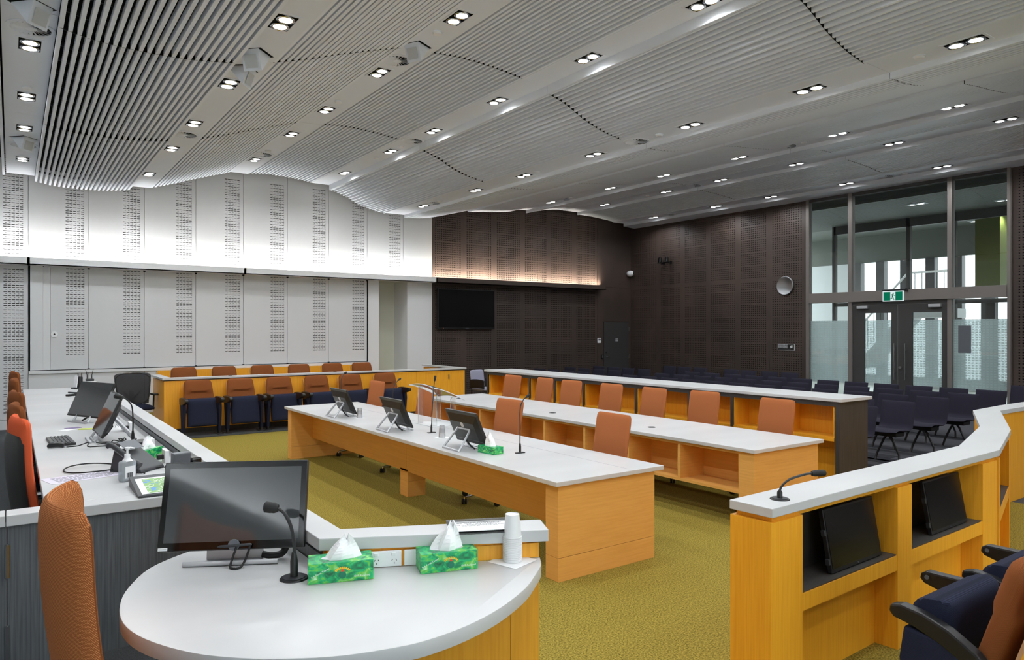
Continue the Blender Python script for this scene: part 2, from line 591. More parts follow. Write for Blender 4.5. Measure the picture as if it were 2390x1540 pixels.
# full-height panel at the left
m = MB(); wp(m, JX[0] + G, JX[1] - G, 0.19, 3.05, JX[1] - 0.376, (0.30, 3.02)); m.build('wall_panel', 'white_panel', wall_back, mat2='slot_grey')
m = MB(); wp(m, XL, JX[0] - G, 0.0, 5.35); m.build('wall_panel', 'white_panel', wall_back, mat2='slot_grey')
m = MB(); wp(m, JX[0], JX[1] - G, 0.0, 0.18); m.build('wall_panel', 'white_panel', wall_back, mat2='slot_grey')
# sliding panels under the ledge, set back a little
LZ0, LZ1 = 1.085, 3.045
for i in range(2, 9):
    a, b = JX[i - 1], JX[i]
    m = MB()
    if i == 2:
        wp(m, 0.604, b - G, LZ0, LZ1, b - 0.373, (1.36, 3.04), YA + 0.01, 0.03)
    else:
        wp(m, a + G, b - G, LZ0, LZ1, b - 0.373, (1.36, 3.04), YA + 0.01, 0.03)
    po = m.build('wall_panel', 'white_panel', wall_back, mat2='slot_grey')
m = MB(); m.box(0.285, 0.482, YA - 0.02, YA + 0.02, LZ0, LZ1); m.build('wall_panel', 'white_wall', wall_back)
m = MB(); m.box(0.485, 0.60, YA + 0.012, YA + 0.03, LZ0, LZ1); m.build('wall_panel', 'white_wall', wall_back)
m = MB(); m.box(0.255, 0.283, YA - 0.01, YA + 0.02, 1.07, 3.05).box(7.027, 7.043, YA - 0.01, YA + 0.02, 1.07, 3.05).box(0.255, 0.5, YA - 0.011, YA + 0.02, 3.03, 3.055).box(0.255, 7.04, YA - 0.004, YA + 0.02, 1.072, 1.082)
m.build('panel_track', 'black_void', wall_back)
for x in JX[2:9]:
    MB().box(x - 0.02, x + 0.02, YA - 0.014, YA + 0.01, 3.02, 3.045).box(x - 0.02, x + 0.02, YA - 0.014, YA + 0.01, 1.083, 1.095).build('panel_hanger', 'black_void', wall_back)
m = MB(); m.box(7.05, 7.33, YA - 0.005, YA + 0.03, 0, 3.05); m.build('wall_panel', 'white_wall', wall_back)
m = MB(); m.box(8.10, 8.803, YA - 0.005, YA + 0.03, 0, 3.05); m.build('wall_panel', 'white_wall', wall_back)
m = MB(); m.box(0.26, 7.05, YA - 0.06, YA + 0.03, 1.015, 1.07); m.build('wall_rail', 'white_wall', wall_back, bevel=0.004)
for i in range(1, 4):
    m = MB(); m.box(JX[i] + G, JX[i + 1] - G, YA - 0.03, YA + 0.03, 0.0, 1.01); m.build('wall_panel', 'white_wall', wall_back)
MB().box(8.803, XR + 0.3, YA + 0.03, YA + 0.25, 0, ZT).build('wall_core', 'wall_brown', wall_back)
# ledge with the hidden cove strip
def ledge(name, x0, x1, mat):
    m = MB()
    m.box(x0, x1, YA - 0.27, YA - 0.245, 3.043, 3.177)
    m.box(x0, x1, YA - 0.27, YA, 3.043, 3.060)
    m.box(x0, x0 + 0.02, YA - 0.27, YA, 3.043, 3.177)
    m.box(x1 - 0.02, x1, YA - 0.27, YA, 3.043, 3.177)
    return m.build(name, mat, wall_back)
ledge('wall_ledge', XL + 0.27, 0.2545, 'white_wall')
ledge('wall_ledge', 0.2555, 4.10, 'white_wall'); ledge('wall_ledge', 4.104, 8.80, 'white_wall')
ledge('wall_ledge', 8.803, 14.60, 'wall_brown')

def cove(x0, x1, power):
    m = MB().box(x0, x1, YA - 0.17, YA - 0.14, 3.062, 3.075)
    o = m.build('cove_strip', 'cove_glow')
    o['label'] = 'glowing cove light strip hidden behind the %s wall ledge' % ('white' if x0 < 5 else 'dark')
    o['category'] = 'light strip'
    n = max(1, int((x1 - x0) / 1.45))
    st = (x1 - x0) / n
    for i in range(n):
        L = bpy.data.lights.new('cove_lamp', 'AREA'); L.shape = 'RECTANGLE'
        L.size = st; L.size_y = 0.04; L.energy = power / n; L.color = (1.0, 0.98, 0.95) if x0 < 5 else (1.0, 0.90, 0.76)
        L.spread = math.radians(125 if x0 < 5 else 98)
        lo = bpy.data.objects.new('cove_lamp', L); col.objects.link(lo)
        lo.parent = o
        lo.location = (x0 + st * (i + 0.5), YA - 0.155, 3.082)
        lo.rotation_euler = (PI - (0.45 if x0 < 5 else 0.60), 0, 0)
cove(XL + 0.3, 8.78, COVE_W * 1.22)
cove(8.83, 14.55, COVE_W * 1.7)

# ---- dark perforated panels
def dark_rows(z0, z1):
    rows = []; z = z0 + 0.06; k = 0
    full = set(range(13))
    while z < z1 - 0.06:
        h = 0.020
        rows.append((z, z + h, full))
        z += 0.0545; k += 1
        if k % 6 == 0:
            z += 0.018
    return rows
def dark_panel(x0, x1, z0, z1, axis, depth=0.03):
    m = MB()
    w_ = x1 - x0
    n = 13 if w_ > 0.8 else max(1, int((w_ - 0.14) / 0.064))
    st = (w_ - 0.16) / n
    cols = [(x0 + 0.08 + st * (k + 0.22), x0 + 0.08 + st * (k + 0.22) + 0.026) for k in range(n)]
    if axis == 'X':
        to3 = lambda a, b, dd: (a, YA + dd, b)
        perforated(m, x0 + G, x1 - G, z0 + G, z1 - G, cols, [(r[0], r[1], set(range(n))) for r in dark_rows(z0, z1)], 0.018, to3)
    else:
        to3 = lambda a, b, dd: (XR + dd, -a, b)
        perforated(m, x0 + G, x1 - G, z0 + G, z1 - G, cols, [(r[0], r[1], set(range(n))) for r in dark_rows(z0, z1)], 0.018, to3)
    return m
JD = [8.803, 9.753, 10.720, 11.673, 12.619, 13.569, 14.484]
for a, b in zip(JD[:-1], JD[1:]):
    dark_panel(a, b, 3.06, 5.35, 'X').build('wall_panel', 'wall_brown', wall_back, mat2='slot_dark')
    dark_panel(a, b, 0.1, 3.04, 'X').build('wall_panel', 'wall_brown', wall_back, mat2='slot_dark')
MB().box(14.484 + G, XR, YA, YA + 0.03, 3.15 + G, 5.35).build('wall_panel', 'wall_brown', wall_back, mat2='slot_dark')
MB().box(14.484 + G, 14.74, YA, YA + 0.03, 0.0, 3.15 - G).box(15.80, XR, YA, YA + 0.03, 0, 3.15 - G).box(14.74, 15.80, YA, YA + 0.03, 2.10, 3.15 - G).build('wall_panel', 'wall_brown', wall_back, mat2='slot_dark')

# corridor recess behind the white wall
rc = MB().box(7.30, 8.12, YA + 0.75, YA + 0.85, 0, 3.2).build('wall_recess', 'greenish_wall'); rc['kind'] = 'structure'
MB().box(8.10, 8.2, YA + 0.25, YA + 1.7, 0, 3.2).build('wall_return', 'white_wall', rc)
MB().box(7.23, 7.33, YA + 0.25, YA + 1.7, 0, 3.2).build('wall_return', 'white_wall', rc)
MB().box(7.2, 8.2, YA + 0.2, YA + 1.7, 3.06, 3.2).box(7.2, 8.2, YA, YA + 1.7, -0.2, 0).build('recess_lid', 'greenish_wall', rc)

# ---- wall_right: dark panels, glazed screen with double doors
wall_right = struct('wall_right')
JR = [16.0, 14.81, 13.895, 12.953, 11.968, 11.011, 10.0]
for a, b in zip(JR[1:], JR[:-1]):
    dark_panel(-b, -a, 3.15, 5.2, 'Y').build('wall_panel', 'wall_brown', wall_right, mat2='slot_dark')
    dark_panel(-b, -a, 0.08, 3.15, 'Y').build('wall_panel', 'wall_brown', wall_right, mat2='slot_dark')
for a, b in zip([4.6, 3.65, 2.7, 1.75, 0.8], [5.60, 4.6, 3.65, 2.7, 1.75]):
    dark_panel(-b, -a, 3.15, 5.2, 'Y').build('wall_panel', 'wall_brown', wall_right, mat2='slot_dark')
    dark_panel(-b, -a, 0.08, 3.15, 'Y').build('wall_panel', 'wall_brown', wall_right, mat2='slot_dark')
MB().box(XR + 0.03, XR + 0.25, YB, 5.62, 0, ZT).box(XR + 0.03, XR + 0.25, 9.98, YA + 0.25, 0, ZT).box(XR + 0.03, XR + 0.25, 5.62, 9.98, 5.0, ZT).build('wall_core', 'wall_brown', wall_right)
MB().box(XR, XR + 0.03, YB, 0.8, 0, 5.2).box(XR, XR + 0.03, 5.60, 5.64, 0, 5.2).box(XR, XR + 0.03, 9.96, 10.0, 0, 5.2).build('wall_panel', 'wall_brown', wall_right, mat2='slot_dark')

win = struct('window_1')
fr = MB()
def fpart(y0, y1, z0, z1, d0=-0.06, d1=0.08, mat='bronze_frame', name='window_frame'):
    return MB().box(XR + d0, XR + d1, y0, y1, z0, z1).build(name, mat, win, bevel=0.004)
fpart(9.87, 9.96, 0, 5.0); fpart(8.80, 8.89, 0, 2.485); fpart(8.80, 8.89, 2.72, 5.0)
fpart(6.67, 6.76, 0, 2.485); fpart(6.67, 6.76, 2.72, 5.0); fpart(5.62, 5.68, 0, 5.0)
fpart(5.68, 9.87, 2.485, 2.72, -0.09); fpart(5.68, 9.87, 4.93, 5.02, -0.05, 0.08, 'door_dark')
fpart(8.89, 9.87, 0, 0.1); fpart(5.68, 6.67, 0, 0.1)
for (a, b) in ((8.89, 9.87), (6.76, 8.80), (5.68, 6.67)):
    MB().box(XR - 0.004, XR + 0.004, a, b, 2.72, 4.93).build('window_pane', 'glass', win)
for (a, b) in ((8.89, 9.87), (5.68, 6.67)):
    MB().box(XR - 0.004, XR + 0.004, a, b, 0.1, 2.485).build('window_pane', 'glass', win)
    MB().box(XR + 0.006, XR + 0.008, a, b, 0.62, 2.06).build('frosted_film', 'frost_film', win)
MB().box(XR - 0.010, XR - 0.006, 6.33, 6.57, 1.37, 1.93).build('window_notice', 'grey_plastic', win)
# double door
for di, (ya, yb, ga, gb) in enumerate(((7.79, 8.79, 7.92, 8.52), (6.77, 7.77, 6.88, 7.47))):
    d = struct('door_%d' % (di + 1)); d.location = (XR, (ya + yb) / 2, 0)
    m = MB()
    m.box(XR - 0.025, XR + 0.025, ya, ga, 0.01, 2.40).box(XR - 0.025, XR + 0.025, gb, yb, 0.01, 2.40)
    m.box(XR - 0.025, XR + 0.025, ga, gb, 2.22, 2.40).box(XR - 0.025, XR + 0.025, ga, gb, 0.01, 0.45)
    m.build('door_leaf', 'door_dark', d, world=True)
    MB().box(XR - 0.004, XR + 0.004, ga, gb, 0.45, 2.22).build('door_pane', 'glass', d, world=True)
    MB().box(XR + 0.006, XR + 0.008, ga, gb, 0.65, 2.06).build('frosted_film', 'frost_film', d, world=True)
    hy = 7.83 if di == 0 else 7.60
    hm = MB(); hm.tube([(XR - 0.09, hy, 0.75), (XR - 0.09, hy, 1.55)], 0.014, 8)
    hm.tube([(XR - 0.09, hy, 0.9), (XR - 0.02, hy, 0.9)], 0.01, 6).tube([(XR - 0.09, hy, 1.4), (XR - 0.02, hy, 1.4)], 0.01, 6)
    hm.build('pull_handle', 'steel', d, smooth=True, world=True)
    cy = 8.55 if di == 0 else 7.0
    MB().box(XR - 0.09, XR - 0.026, cy - 0.12, cy + 0.12, 2.32, 2.39).build('door_closer', 'silver', d, world=True, bevel=0.006)
    if di == 0:
        MB().cyl(0.03, 0, 0.03, 12, T(XR - 0.028, 7.72, 1.02) @ rotm(0, -PI / 2, 0)).build('door_lock', 'steel', d, world=True)
MB().box(XR - 0.03, XR + 0.03, 6.76, 8.80, 2.405, 2.485).build('window_frame', 'door_dark', win)

# side and rear walls out of frame
def fill_cove(name, along, a0, a1, fixed, sgn, label):
    # added fill: lit ledge on the unseen walls, brightening ceiling and uprights
    if along == 'Y':
        bx_ = lambda d0, d1, z0, z1: MB().box(min(fixed + sgn * d0, fixed + sgn * d1), max(fixed + sgn * d0, fixed + sgn * d1), a0, a1, z0, z1)
    else:
        bx_ = lambda d0, d1, z0, z1: MB().box(a0, a1, min(fixed + sgn * d0, fixed + sgn * d1), max(fixed + sgn * d0, fixed + sgn * d1), z0, z1)
    bx_(0.245, 0.27, 3.043, 3.177).build('wall_ledge', 'white_wall', wall_back)
    bx_(0.0, 0.27, 3.043, 3.06).build('wall_ledge', 'white_wall', wall_back)
    o = bx_(0.13, 0.16, 3.062, 3.075).build('cove_strip', 'cove_glow')
    tag(o, label, 'light strip')
    n = int((a1 - a0) / 1.45); st = (a1 - a0) / n
    for i in range(n):
        L = bpy.data.lights.new('cove_lamp', 'AREA'); L.shape = 'RECTANGLE'
        L.size = st; L.size_y = 0.04; L.energy = COVE_W / 2.9; L.color = (0.90, 0.96, 1.0); L.spread = math.radians(160)
        lo = bpy.data.objects.new('cove_lamp', L); col.objects.link(lo); lo.parent = o
        c_ = a0 + st * (i + 0.5)
        if along == 'Y':
            lo.location = (fixed + sgn * 0.145, c_, 3.082); lo.rotation_euler = (PI, 0, PI / 2)
        else:
            lo.location = (c_, fixed + sgn * 0.145, 3.082); lo.rotation_euler = (PI, 0, 0)
fill_cove('left', 'Y', YB + 0.3, YA - 0.4, XL, 1, 'added glowing fill strip on the unseen left wall behind the bench')
fill_cove('front', 'X', XL + 0.3, 8.8, YB, 1, 'added glowing fill strip on the unseen wall behind the viewer')
wl = MB().box(XL - 0.2, XL, YB, YA, 0, ZT).build('wall_left', 'white_wall'); wl['kind'] = 'structure'
WX0, WX1, WZ0, WZ1 = -2.6, 6.4, 0.6, 2.95
wf = MB().box(XL, WX0, YB - 0.2, YB, 0, ZT).box(WX1, XR, YB - 0.2, YB, 0, ZT).box(WX0, WX1, YB - 0.2, YB, 0, WZ0).box(WX0, WX1, YB - 0.2, YB, WZ1, ZT).build('wall_front', 'white_wall'); wf['kind'] = 'structure'
w3 = struct('window_3')
for k in range(7):
    x = WX0 + (WX1 - WX0) * k / 6
    MB().box(x - 0.04, x + 0.04, YB - 0.14, YB - 0.04, WZ0, WZ1).build('window_frame', 'bronze_frame', w3)
for k in range(6):
    MB().box(WX0 + 1.5 * k + 0.04, WX0 + 1.5 * (k + 1) - 0.04, YB - 0.10, YB - 0.09, WZ0, WZ1).build('window_pane', 'glass', w3)
rf = MB().box(XL - 0.2, XR + 0.2, YB - 0.2, YA + 0.2, ZT, ZT + 0.2).build('ceiling_slab', 'black_void'); rf['kind'] = 'structure'

# ---- ceiling: flat light strips and wavy slatted bays
ceil = struct('ceiling')
YE = 15.85
JY = [YB + 0.02, 0.26, 3.98, 7.66, 11.38, YE]
STRIPS = [(-0.08, 0.35, 4.706), (1.94, 2.285, 4.70), (3.79, 4.19, 5.225), (5.59, 6.014, 5.204), (7.40, 7.94, 4.69), (11.20, 11.68, 5.165), (13.05, 13.556, 5.297), (14.97, 15.43, 5.12)]
for (a, b, z) in STRIPS:
    for y0, y1 in zip(JY[:-1], JY[1:]):
        MB().box(a, b, y0 + 0.002, y1 - 0.002, z, z + 0.03).build('ceiling_plank', 'ceiling_white', ceil)
FASC = [(6.014, 5.085, 5.234), (7.94, 4.62, 4.72), (11.682, 5.09, 5.195), (13.556, 5.22, 5.327), (15.43, 5.035, 5.15)]
for (x, z0, z1) in FASC:
    for y0, y1 in zip(JY[:-1], JY[1:]):
        MB().box(x, x + 0.03, y0 + 0.004, y1 - 0.004, z0, z1).build('ceiling_fascia', 'ceiling_white', ceil)
for y0, y1 in zip(JY[:-1], JY[1:]):
    MB().prism([(15.46, 5.035), (XR, 5.0), (XR, 5.05), (15.46, 5.085)], y0 + 0.004, y1 - 0.004, Matrix(((1, 0, 0, 0), (0, 0, 1, 0), (0, 1, 0, 0), (0, 0, 0, 1)))).build('ceiling_plank', 'ceiling_white', ceil)
# trim and dark void on the left of the first strip
MB().box(-0.135, -0.10, YB, YE, 4.66, 4.76).build('ceiling_trim', 'ceiling_white', ceil)
MB().box(XL, -0.135, YB, YA, 5.0, 5.05).build('ceiling_void', 'black_void', ceil)
MB().box(-1.9, -0.42, YB, YE, 4.70, 4.73).build('ceiling_plank', 'ceiling_white', ceil)
BANDS = [
    [(0.352, 4.602), (0.612, 4.553), (0.885, 4.537), (1.165, 4.536), (1.423, 4.549), (1.671, 4.577), (1.905, 4.613)],
    [(2.285, 4.700), (2.672, 4.822), (3.079, 4.969), (3.5, 5.111), (3.79, 5.203)],
    [(4.193, 5.240), (4.568, 5.270), (4.944, 5.265), (5.331, 5.236), (5.588, 5.205)],
    [(6.05, 5.088), (6.348, 4.998), (6.71, 4.834), (7.071, 4.727), (7.40, 4.672)],
    [(7.975, 4.625), (8.366, 4.645), (8.732, 4.705), (9.337, 4.86), (9.767, 4.978)],
    [(9.79, 4.935), (10.167, 4.978), (10.648, 5.02), (11.114, 5.076), (11.20, 5.105)],
    [(11.72, 5.10), (12.026, 5.176), (12.377, 5.247), (12.735, 5.290), (13.05, 5.292)],
    [(13.59, 5.232), (14.297, 5.204), (14.943, 5.145), (14.965, 5.143)],
]
def zat(prof, x):
    # Catmull-Rom through the profile
    for i in range(len(prof) - 1):
        if x <= prof[i + 1][0] or i == len(prof) - 2:
            p0 = prof[max(i - 1, 0)]; p1 = prof[i]; p2 = prof[i + 1]; p3 = prof[min(i + 2, len(prof) - 1)]
            h = p2[0] - p1[0]; t = (x - p1[0]) / h
            m1 = (p2[1] - p0[1]) / (p2[0] - p0[0]) * h; m2 = (p3[1] - p1[1]) / (p3[0] - p1[0]) * h
            t2 = t * t; t3 = t2 * t
            return (2 * t3 - 3 * t2 + 1) * p1[1] + (t3 - 2 * t2 + t) * m1 + (-2 * t3 + 3 * t2) * p2[1] + (t3 - t2) * m2
PITCH = 0.0725
for bi, prof in enumerate(BANDS):
    x0, x1 = prof[0][0], prof[-1][0]
    n = max(2, round((x1 - x0 - 0.035) / PITCH) + 1)
    xs = [x0 + 0.0175 + (x1 - x0 - 0.035) * k / (n - 1) for k in range(n)]
    up = 0.30 if bi == 0 else 0.11
    for si, (y0, y1) in enumerate(zip(JY[:-1], JY[1:])):
        m = MB()
        pts = [(x0 + (x1 - x0) * k / 12.0) for k in range(13)]
        for a, b in zip(pts[:-1], pts[1:]):
            m.quad((a, y0, zat(prof, a) + up), (a, y1, zat(prof, a) + up), (b, y1, zat(prof, b) + up), (b, y0, zat(prof, b) + up))
        bay = m.build('slat_bay', 'black_void', ceil)
        L = y1 - y0 - 0.010
        single = (bi <= 2 or (bi == 3 and si in (2, 3))) and si > 0
        if single:
            base = MB().box(-0.0175, 0.0175, 0, L, 0, 0.065).build('slat', 'slat_white', bay)
            me = base.data
            for k, x in enumerate(xs):
                o = base if k == 0 else bpy.data.objects.new('slat', me)
                if k:
                    col.objects.link(o); o.parent = bay
                o.location = (x, y0 + 0.005, zat(prof, x))
        else:
            m = MB()
            wd = 0.0175 if bi < 4 else 0.021
            for x in xs:
                z = zat(prof, x); m.box(x - wd, x + wd, y0 + 0.005, y1 - 0.005, z, z + 0.065)
            m.build('slat_run', 'slat_white', bay, kind='stuff')
for prof in BANDS:
    # black strips added as the shade in the joints between slat bays
    for yj in JY[1:-1]:
        m = MB(); x0, x1 = prof[0][0], prof[-1][0]
        for k in range(24):
            a = x0 + (x1 - x0) * k / 24; b = x0 + (x1 - x0) * (k + 1) / 24
            za, zb = zat(prof, a) + 0.001, zat(prof, b) + 0.001
            m.add([(a, yj - 0.0045, za), (b, yj - 0.0045, zb), (b, yj + 0.0045, zb), (a, yj + 0.0045, za), (a, yj - 0.0045, za + 0.07), (b, yj - 0.0045, zb + 0.07), (b, yj + 0.0045, zb + 0.07), (a, yj + 0.0045, za + 0.07)],
                  [(0, 3, 2, 1), (4, 5, 6, 7), (0, 1, 5, 4), (1, 2, 6, 5), (2, 3, 7, 6), (3, 0, 4, 7)])
        m.build('joint_shade', 'black_void', ceil, weld=True)
hr = MB()
y = 0.5
while y < YE - 0.3:
    for k in range(8):
        xa = 0.36 + 1.5 * k / 8; xb = 0.36 + 1.5 * (k + 1) / 8
        za = zat(BANDS[0], xa) + 0.075; zb = zat(BANDS[0], xb) + 0.075
        hr.add([(xa, y, za), (xb, y, zb), (xb, y + 0.03, zb), (xa, y + 0.03, za), (xa, y, za + 0.03), (xb, y, zb + 0.03), (xb, y + 0.03, zb + 0.03), (xa, y + 0.03, za + 0.03)],
               [(0, 3, 2, 1), (4, 5, 6, 7), (0, 1, 5, 4), (1, 2, 6, 5), (2, 3, 7, 6), (3, 0, 4, 7)])
    y += 0.46
hr.build('slat_hanger', 'hanger_grey', ceil, kind='stuff')

# ================================================================ CEILING FIXTURES
STRIP_CX = [0.15, 2.06, 3.95, 5.82, 7.71, 11.43, 13.33, 15.24]
STRIP_Z = [s[2] for s in STRIPS]
LIGHT_Y = [14.42, 12.18, 10.52, 8.60, 6.60, 4.80, 3.12, 1.25, -0.7, -2.6]
STRIP_WORD = ['leftmost', 'second', 'third', 'fourth', 'fifth', 'sixth', 'seventh', 'last']
def make_downlight():
    t = thing('ceiling_downlight', 'x', 'ceiling light')
    MB().box(-0.118, 0.118, -0.205, -0.178, -0.006, 0).box(-0.118, 0.118, 0.178, 0.205, -0.006, 0).box(-0.118, -0.094, -0.178, 0.178, -0.006, 0).box(0.094, 0.118, -0.178, 0.178, -0.006, 0).build('lamp_frame', 'ceiling_white', t)
    MB().box(-0.094, 0.094, -0.178, 0.178, -0.0025, 0).build('lamp_housing', 'black_void', t)
    for s in (-1, 1):
        M = T(0, s * 0.088, -0.004)
        r = MB().lathe([(0.086, 0), (0.086, -0.010), (0.079, -0.014), (0.076, -0.010)], 20, M).build('lamp_ring', 'chrome', t, smooth=True)
        MB().lathe([(0.0, -0.0115), (0.04, -0.0115), (0.0765, -0.009)], 20, M).build('lamp_lens', 'lamp_glow', t)
    return t
dl = make_downlight(); dl_used = []
spot_data = bpy.data.lights.new('downlight_lamp', 'SPOT')
spot_data.energy = SPOT_W; spot_data.spot_size = math.radians(158); spot_data.spot_blend = 0.55
spot_data.shadow_soft_size = 0.09; spot_data.color = (0.935, 0.975, 1.0)
dl_lamp = bpy.data.objects.new('downlight_lamp', spot_data); col.objects.link(dl_lamp)
dl_lamp.parent = dl; dl_lamp.location = (0, 0, -0.05)
NEAR = {0: 3, 1: 4, 2: 4, 3: 5, 4: 6, 5: 5, 6: 5, 7: 4}    # index of the last lamp inside the frame, per strip
for si in range(8):
    for li, ly in enumerate(LIGHT_Y):
        if si == 0 and li > 8:
            continue
        n_in = NEAR[si]
        if li <= n_in:
            lab = 'twin round ceiling downlight in the %s ceiling strip, %s from the far wall' % (STRIP_WORD[si], ordinal(li))
        else:
            lab = 'twin ceiling downlight behind the viewer in the %s ceiling strip, number %s' % (STRIP_WORD[si], ordinal(li - n_in - 1))
        o = place(dl, dl_used, (STRIP_CX[si], ly, STRIP_Z[si]), 0, lab, 'twin recessed ceiling downlights')

def make_vent():
    t = thing('ceiling_diffuser', 'x', 'air vent')
    MB().lathe([(0.20, 0), (0.20, -0.008), (0.165, -0.012), (0.165, -0.004), (0.165, 0)], 32).build('vent_rim', 'ceiling_white', t, smooth=True)
    MB().cyl(0.165, -0.0035, 0, 32).build('vent_throat', 'black_void', t)
    MB().cyl(0.055, -0.014, -0.002, 24).build('vent_hub', 'ceiling_white', t)
    blade = MB().box(0.05, 0.166, -0.017, 0.017, -0.001, 0.001, rotm(0.55, 0, 0)).build('vent_blade', 'ceiling_white', t)
    blade.location = (0, 0, -0.012)
    for k in range(1, 20):
        b = bpy.data.objects.new('vent_blade', blade.data); col.objects.link(b); b.parent = t
        b.location = (0, 0, -0.012); b.rotation_euler = (0, 0, 2 * PI * k / 20)
    return t
vent = make_vent(); vused = []
VENTS = {0: [8.116, 13.31], 1: [11.2], 2: [8.08, 13.9], 3: [11.28], 4: [7.64, 14.0], 5: [13.9, 7.57], 6: [11.3], 7: [7.73, 13.86]}
for si, ys in VENTS.items():
    for y in sorted(ys):
        wh = '' if len(ys) == 1 else (', the nearer one' if y == min(ys) else ', the farther one')
        place(vent, vused, (STRIP_CX[si], y, STRIP_Z[si]), 0.3, 'round white swirl air vent in the %s ceiling strip%s' % (STRIP_WORD[si], wh), 'round ceiling air vents')

def make_detector():
    t = thing('smoke_detector', 'x', 'detector')
    MB().lathe([(0.05, 0), (0.05, -0.02), (0.045, -0.03), (0.0, -0.03)], 20).build('detector_cap', 'white_plastic', t, smooth=True)
    MB().lathe([(0.058, 0), (0.058, -0.008), (0.05, -0.01)], 20).build('detector_base', 'ceiling_white', t, smooth=True)
    return t
det = make_detector(); dused = []
DETS = {0: [10.12, 14.15], 2: [7.05, 10.03, 13.54], 3: [12.79, 11.74], 4: [3.56, 7.18, 10.11, 13.65], 5: [7.22, 13.6], 6: [12.81], 7: [7.32, 10.23, 13.61]}
for si, ys in DETS.items():
    for k, y in enumerate(sorted(ys)):
        wh = '' if len(ys) == 1 else ', %s from the front' % ordinal(k)
        place(det, dused, (STRIP_CX[si], y, STRIP_Z[si]), 0, 'small round white smoke detector in the %s ceiling strip%s' % (STRIP_WORD[si], wh), 'ceiling smoke detectors')

def speaker(si, y, rz, label):
    """wedge loudspeaker let into the strip at an angle"""
    t = thing('ceiling_speaker', label, 'speaker', (STRIP_CX[si], y, STRIP_Z[si]), rz, 'wedge loudspeakers in the ceiling strips')
    MB().box(-0.13, 0.13, -0.13, 0.13, -0.002, 0).build('speaker_opening', 'black_void', t)
    a = [(-0.10, -0.12, 0), (0.10, -0.12, 0), (0.10, 0.12, 0), (-0.10, 0.12, 0), (-0.10, -0.05, -0.20), (0.10, -0.05, -0.20)]
    MB().add(a, [(0, 3, 2, 1), (0, 1, 5, 4), (1, 2, 5), (2, 3, 4, 5), (3, 0, 4)]).build('speaker_case', 'ceiling_white', t)
    b = [(-0.07, -0.109, -0.055), (0.07, -0.109, -0.055), (0.07, -0.066, -0.178), (-0.07, -0.066, -0.178)]
    MB().add(b, [(0, 1, 2, 3)], T(0, -0.003, 0)).build('speaker_grille', 'lobby_wall', t)
    for s in (-0.04, 0.04):
        MB().cyl(0.005, 0, 0.003, 8, T(s, 0.05, -0.085) @ rotm(0.87, 0, 0)).build('screw', 'hanger_grey', t)
speaker(0, 7.55, 0.75, 'nearest wedge loudspeaker hanging at the top left corner of the ceiling')
speaker(0, 12.85, 0.75, 'farther wedge loudspeaker in the leftmost ceiling strip')
speaker(1, 7.50, -0.8, 'larger of two wedge loudspeakers side by side in the second ceiling strip')
speaker(1, 8.03, 0.9, 'smaller wedge loudspeaker beside a downlight in the second ceiling strip')
speaker(2, 7.55, -1.1, 'wedge loudspeaker between air vent and detector in the third ceiling strip')

# ================================================================ WALL THINGS
tv = thing('wall_television', 'large black flat television on the dark wall beside the white wall', 'television', (9.80, YA - 0.03, 1.87))
MB().box(-0.88, 0.88, -0.07, -0.01, 0, 1.04).build('tv_case', 'black_plastic', tv, bevel=0.008)
MB().box(-0.855, 0.855, -0.074, -0.068, 0.035, 1.015).build('tv_screen', 'screen_matt', tv)
MB().box(-0.05, 0.05, -0.0745, -0.072, 0.010, 0.022).build('tv_badge', 'grey_plastic', tv)
MB().box(-0.72, -0.71, -0.072, -0.068, 0.01, 0.02).build('standby_light', 'led_red', tv)
MB().box(-0.3, 0.3, -0.01, 0.03, 0.3, 0.7).build('wall_bracket', 'black_plastic', tv)

d3 = struct('door_3'); d3.location = (15.27, YA, 0)
MB().box(14.75, 15.79, YA - 0.012, YA + 0.025, 0.01, 2.088).build('door_leaf', 'door_dark', d3, world=True)
m = MB(); m.tube([(14.83, YA - 0.05, 1.03), (14.95, YA - 0.05, 1.03)], 0.011, 8).tube([(14.83, YA - 0.05, 1.03), (14.83, YA, 1.03)], 0.012, 8)
m.build('door_handle', 'chrome', d3, smooth=True, world=True)
MB().cyl(0.024, 0, 0.02, 14, T(14.83, YA - 0.012, 1.16) @ rotm(PI / 2, 0, 0)).build('door_lock', 'chrome', d3, world=True)
for z in (0.35, 1.02, 1.86):
    MB().box(15.785, 15.80, YA - 0.03, YA, z - 0.06, z + 0.06).build('door_hinge', 'steel', d3, world=True)
bars('door_sign', 2, 0.11, 0.055, 'label_silver', d3, T(0.01, -0.014, 1.53) @ rotm(PI / 2, 0, 0), 3)

sw = thing('thermostat', 'small white wall control left of the dark door', 'wall control', (14.55, YA, 1.52))
MB().box(-0.07, 0.07, -0.03, 0, -0.075, 0.075).build('control_case', 'white_plastic', sw, bevel=0.006)
MB().box(-0.045, 0.045, -0.033, -0.029, 0.0, 0.05).build('control_display', 'grey_plastic', sw)
rd = thing('card_reader', 'small black card reader beside the dark door handle', 'card reader', (14.67, YA, 1.03))
MB().box(-0.035, 0.035, -0.03, 0, -0.07, 0.07).build('reader_case', 'black_plastic', rd, bevel=0.01)
MB().box(-0.008, 0.008, -0.032, -0.029, -0.035, 0.035).build('reader_slot', 'grey_plastic', rd)

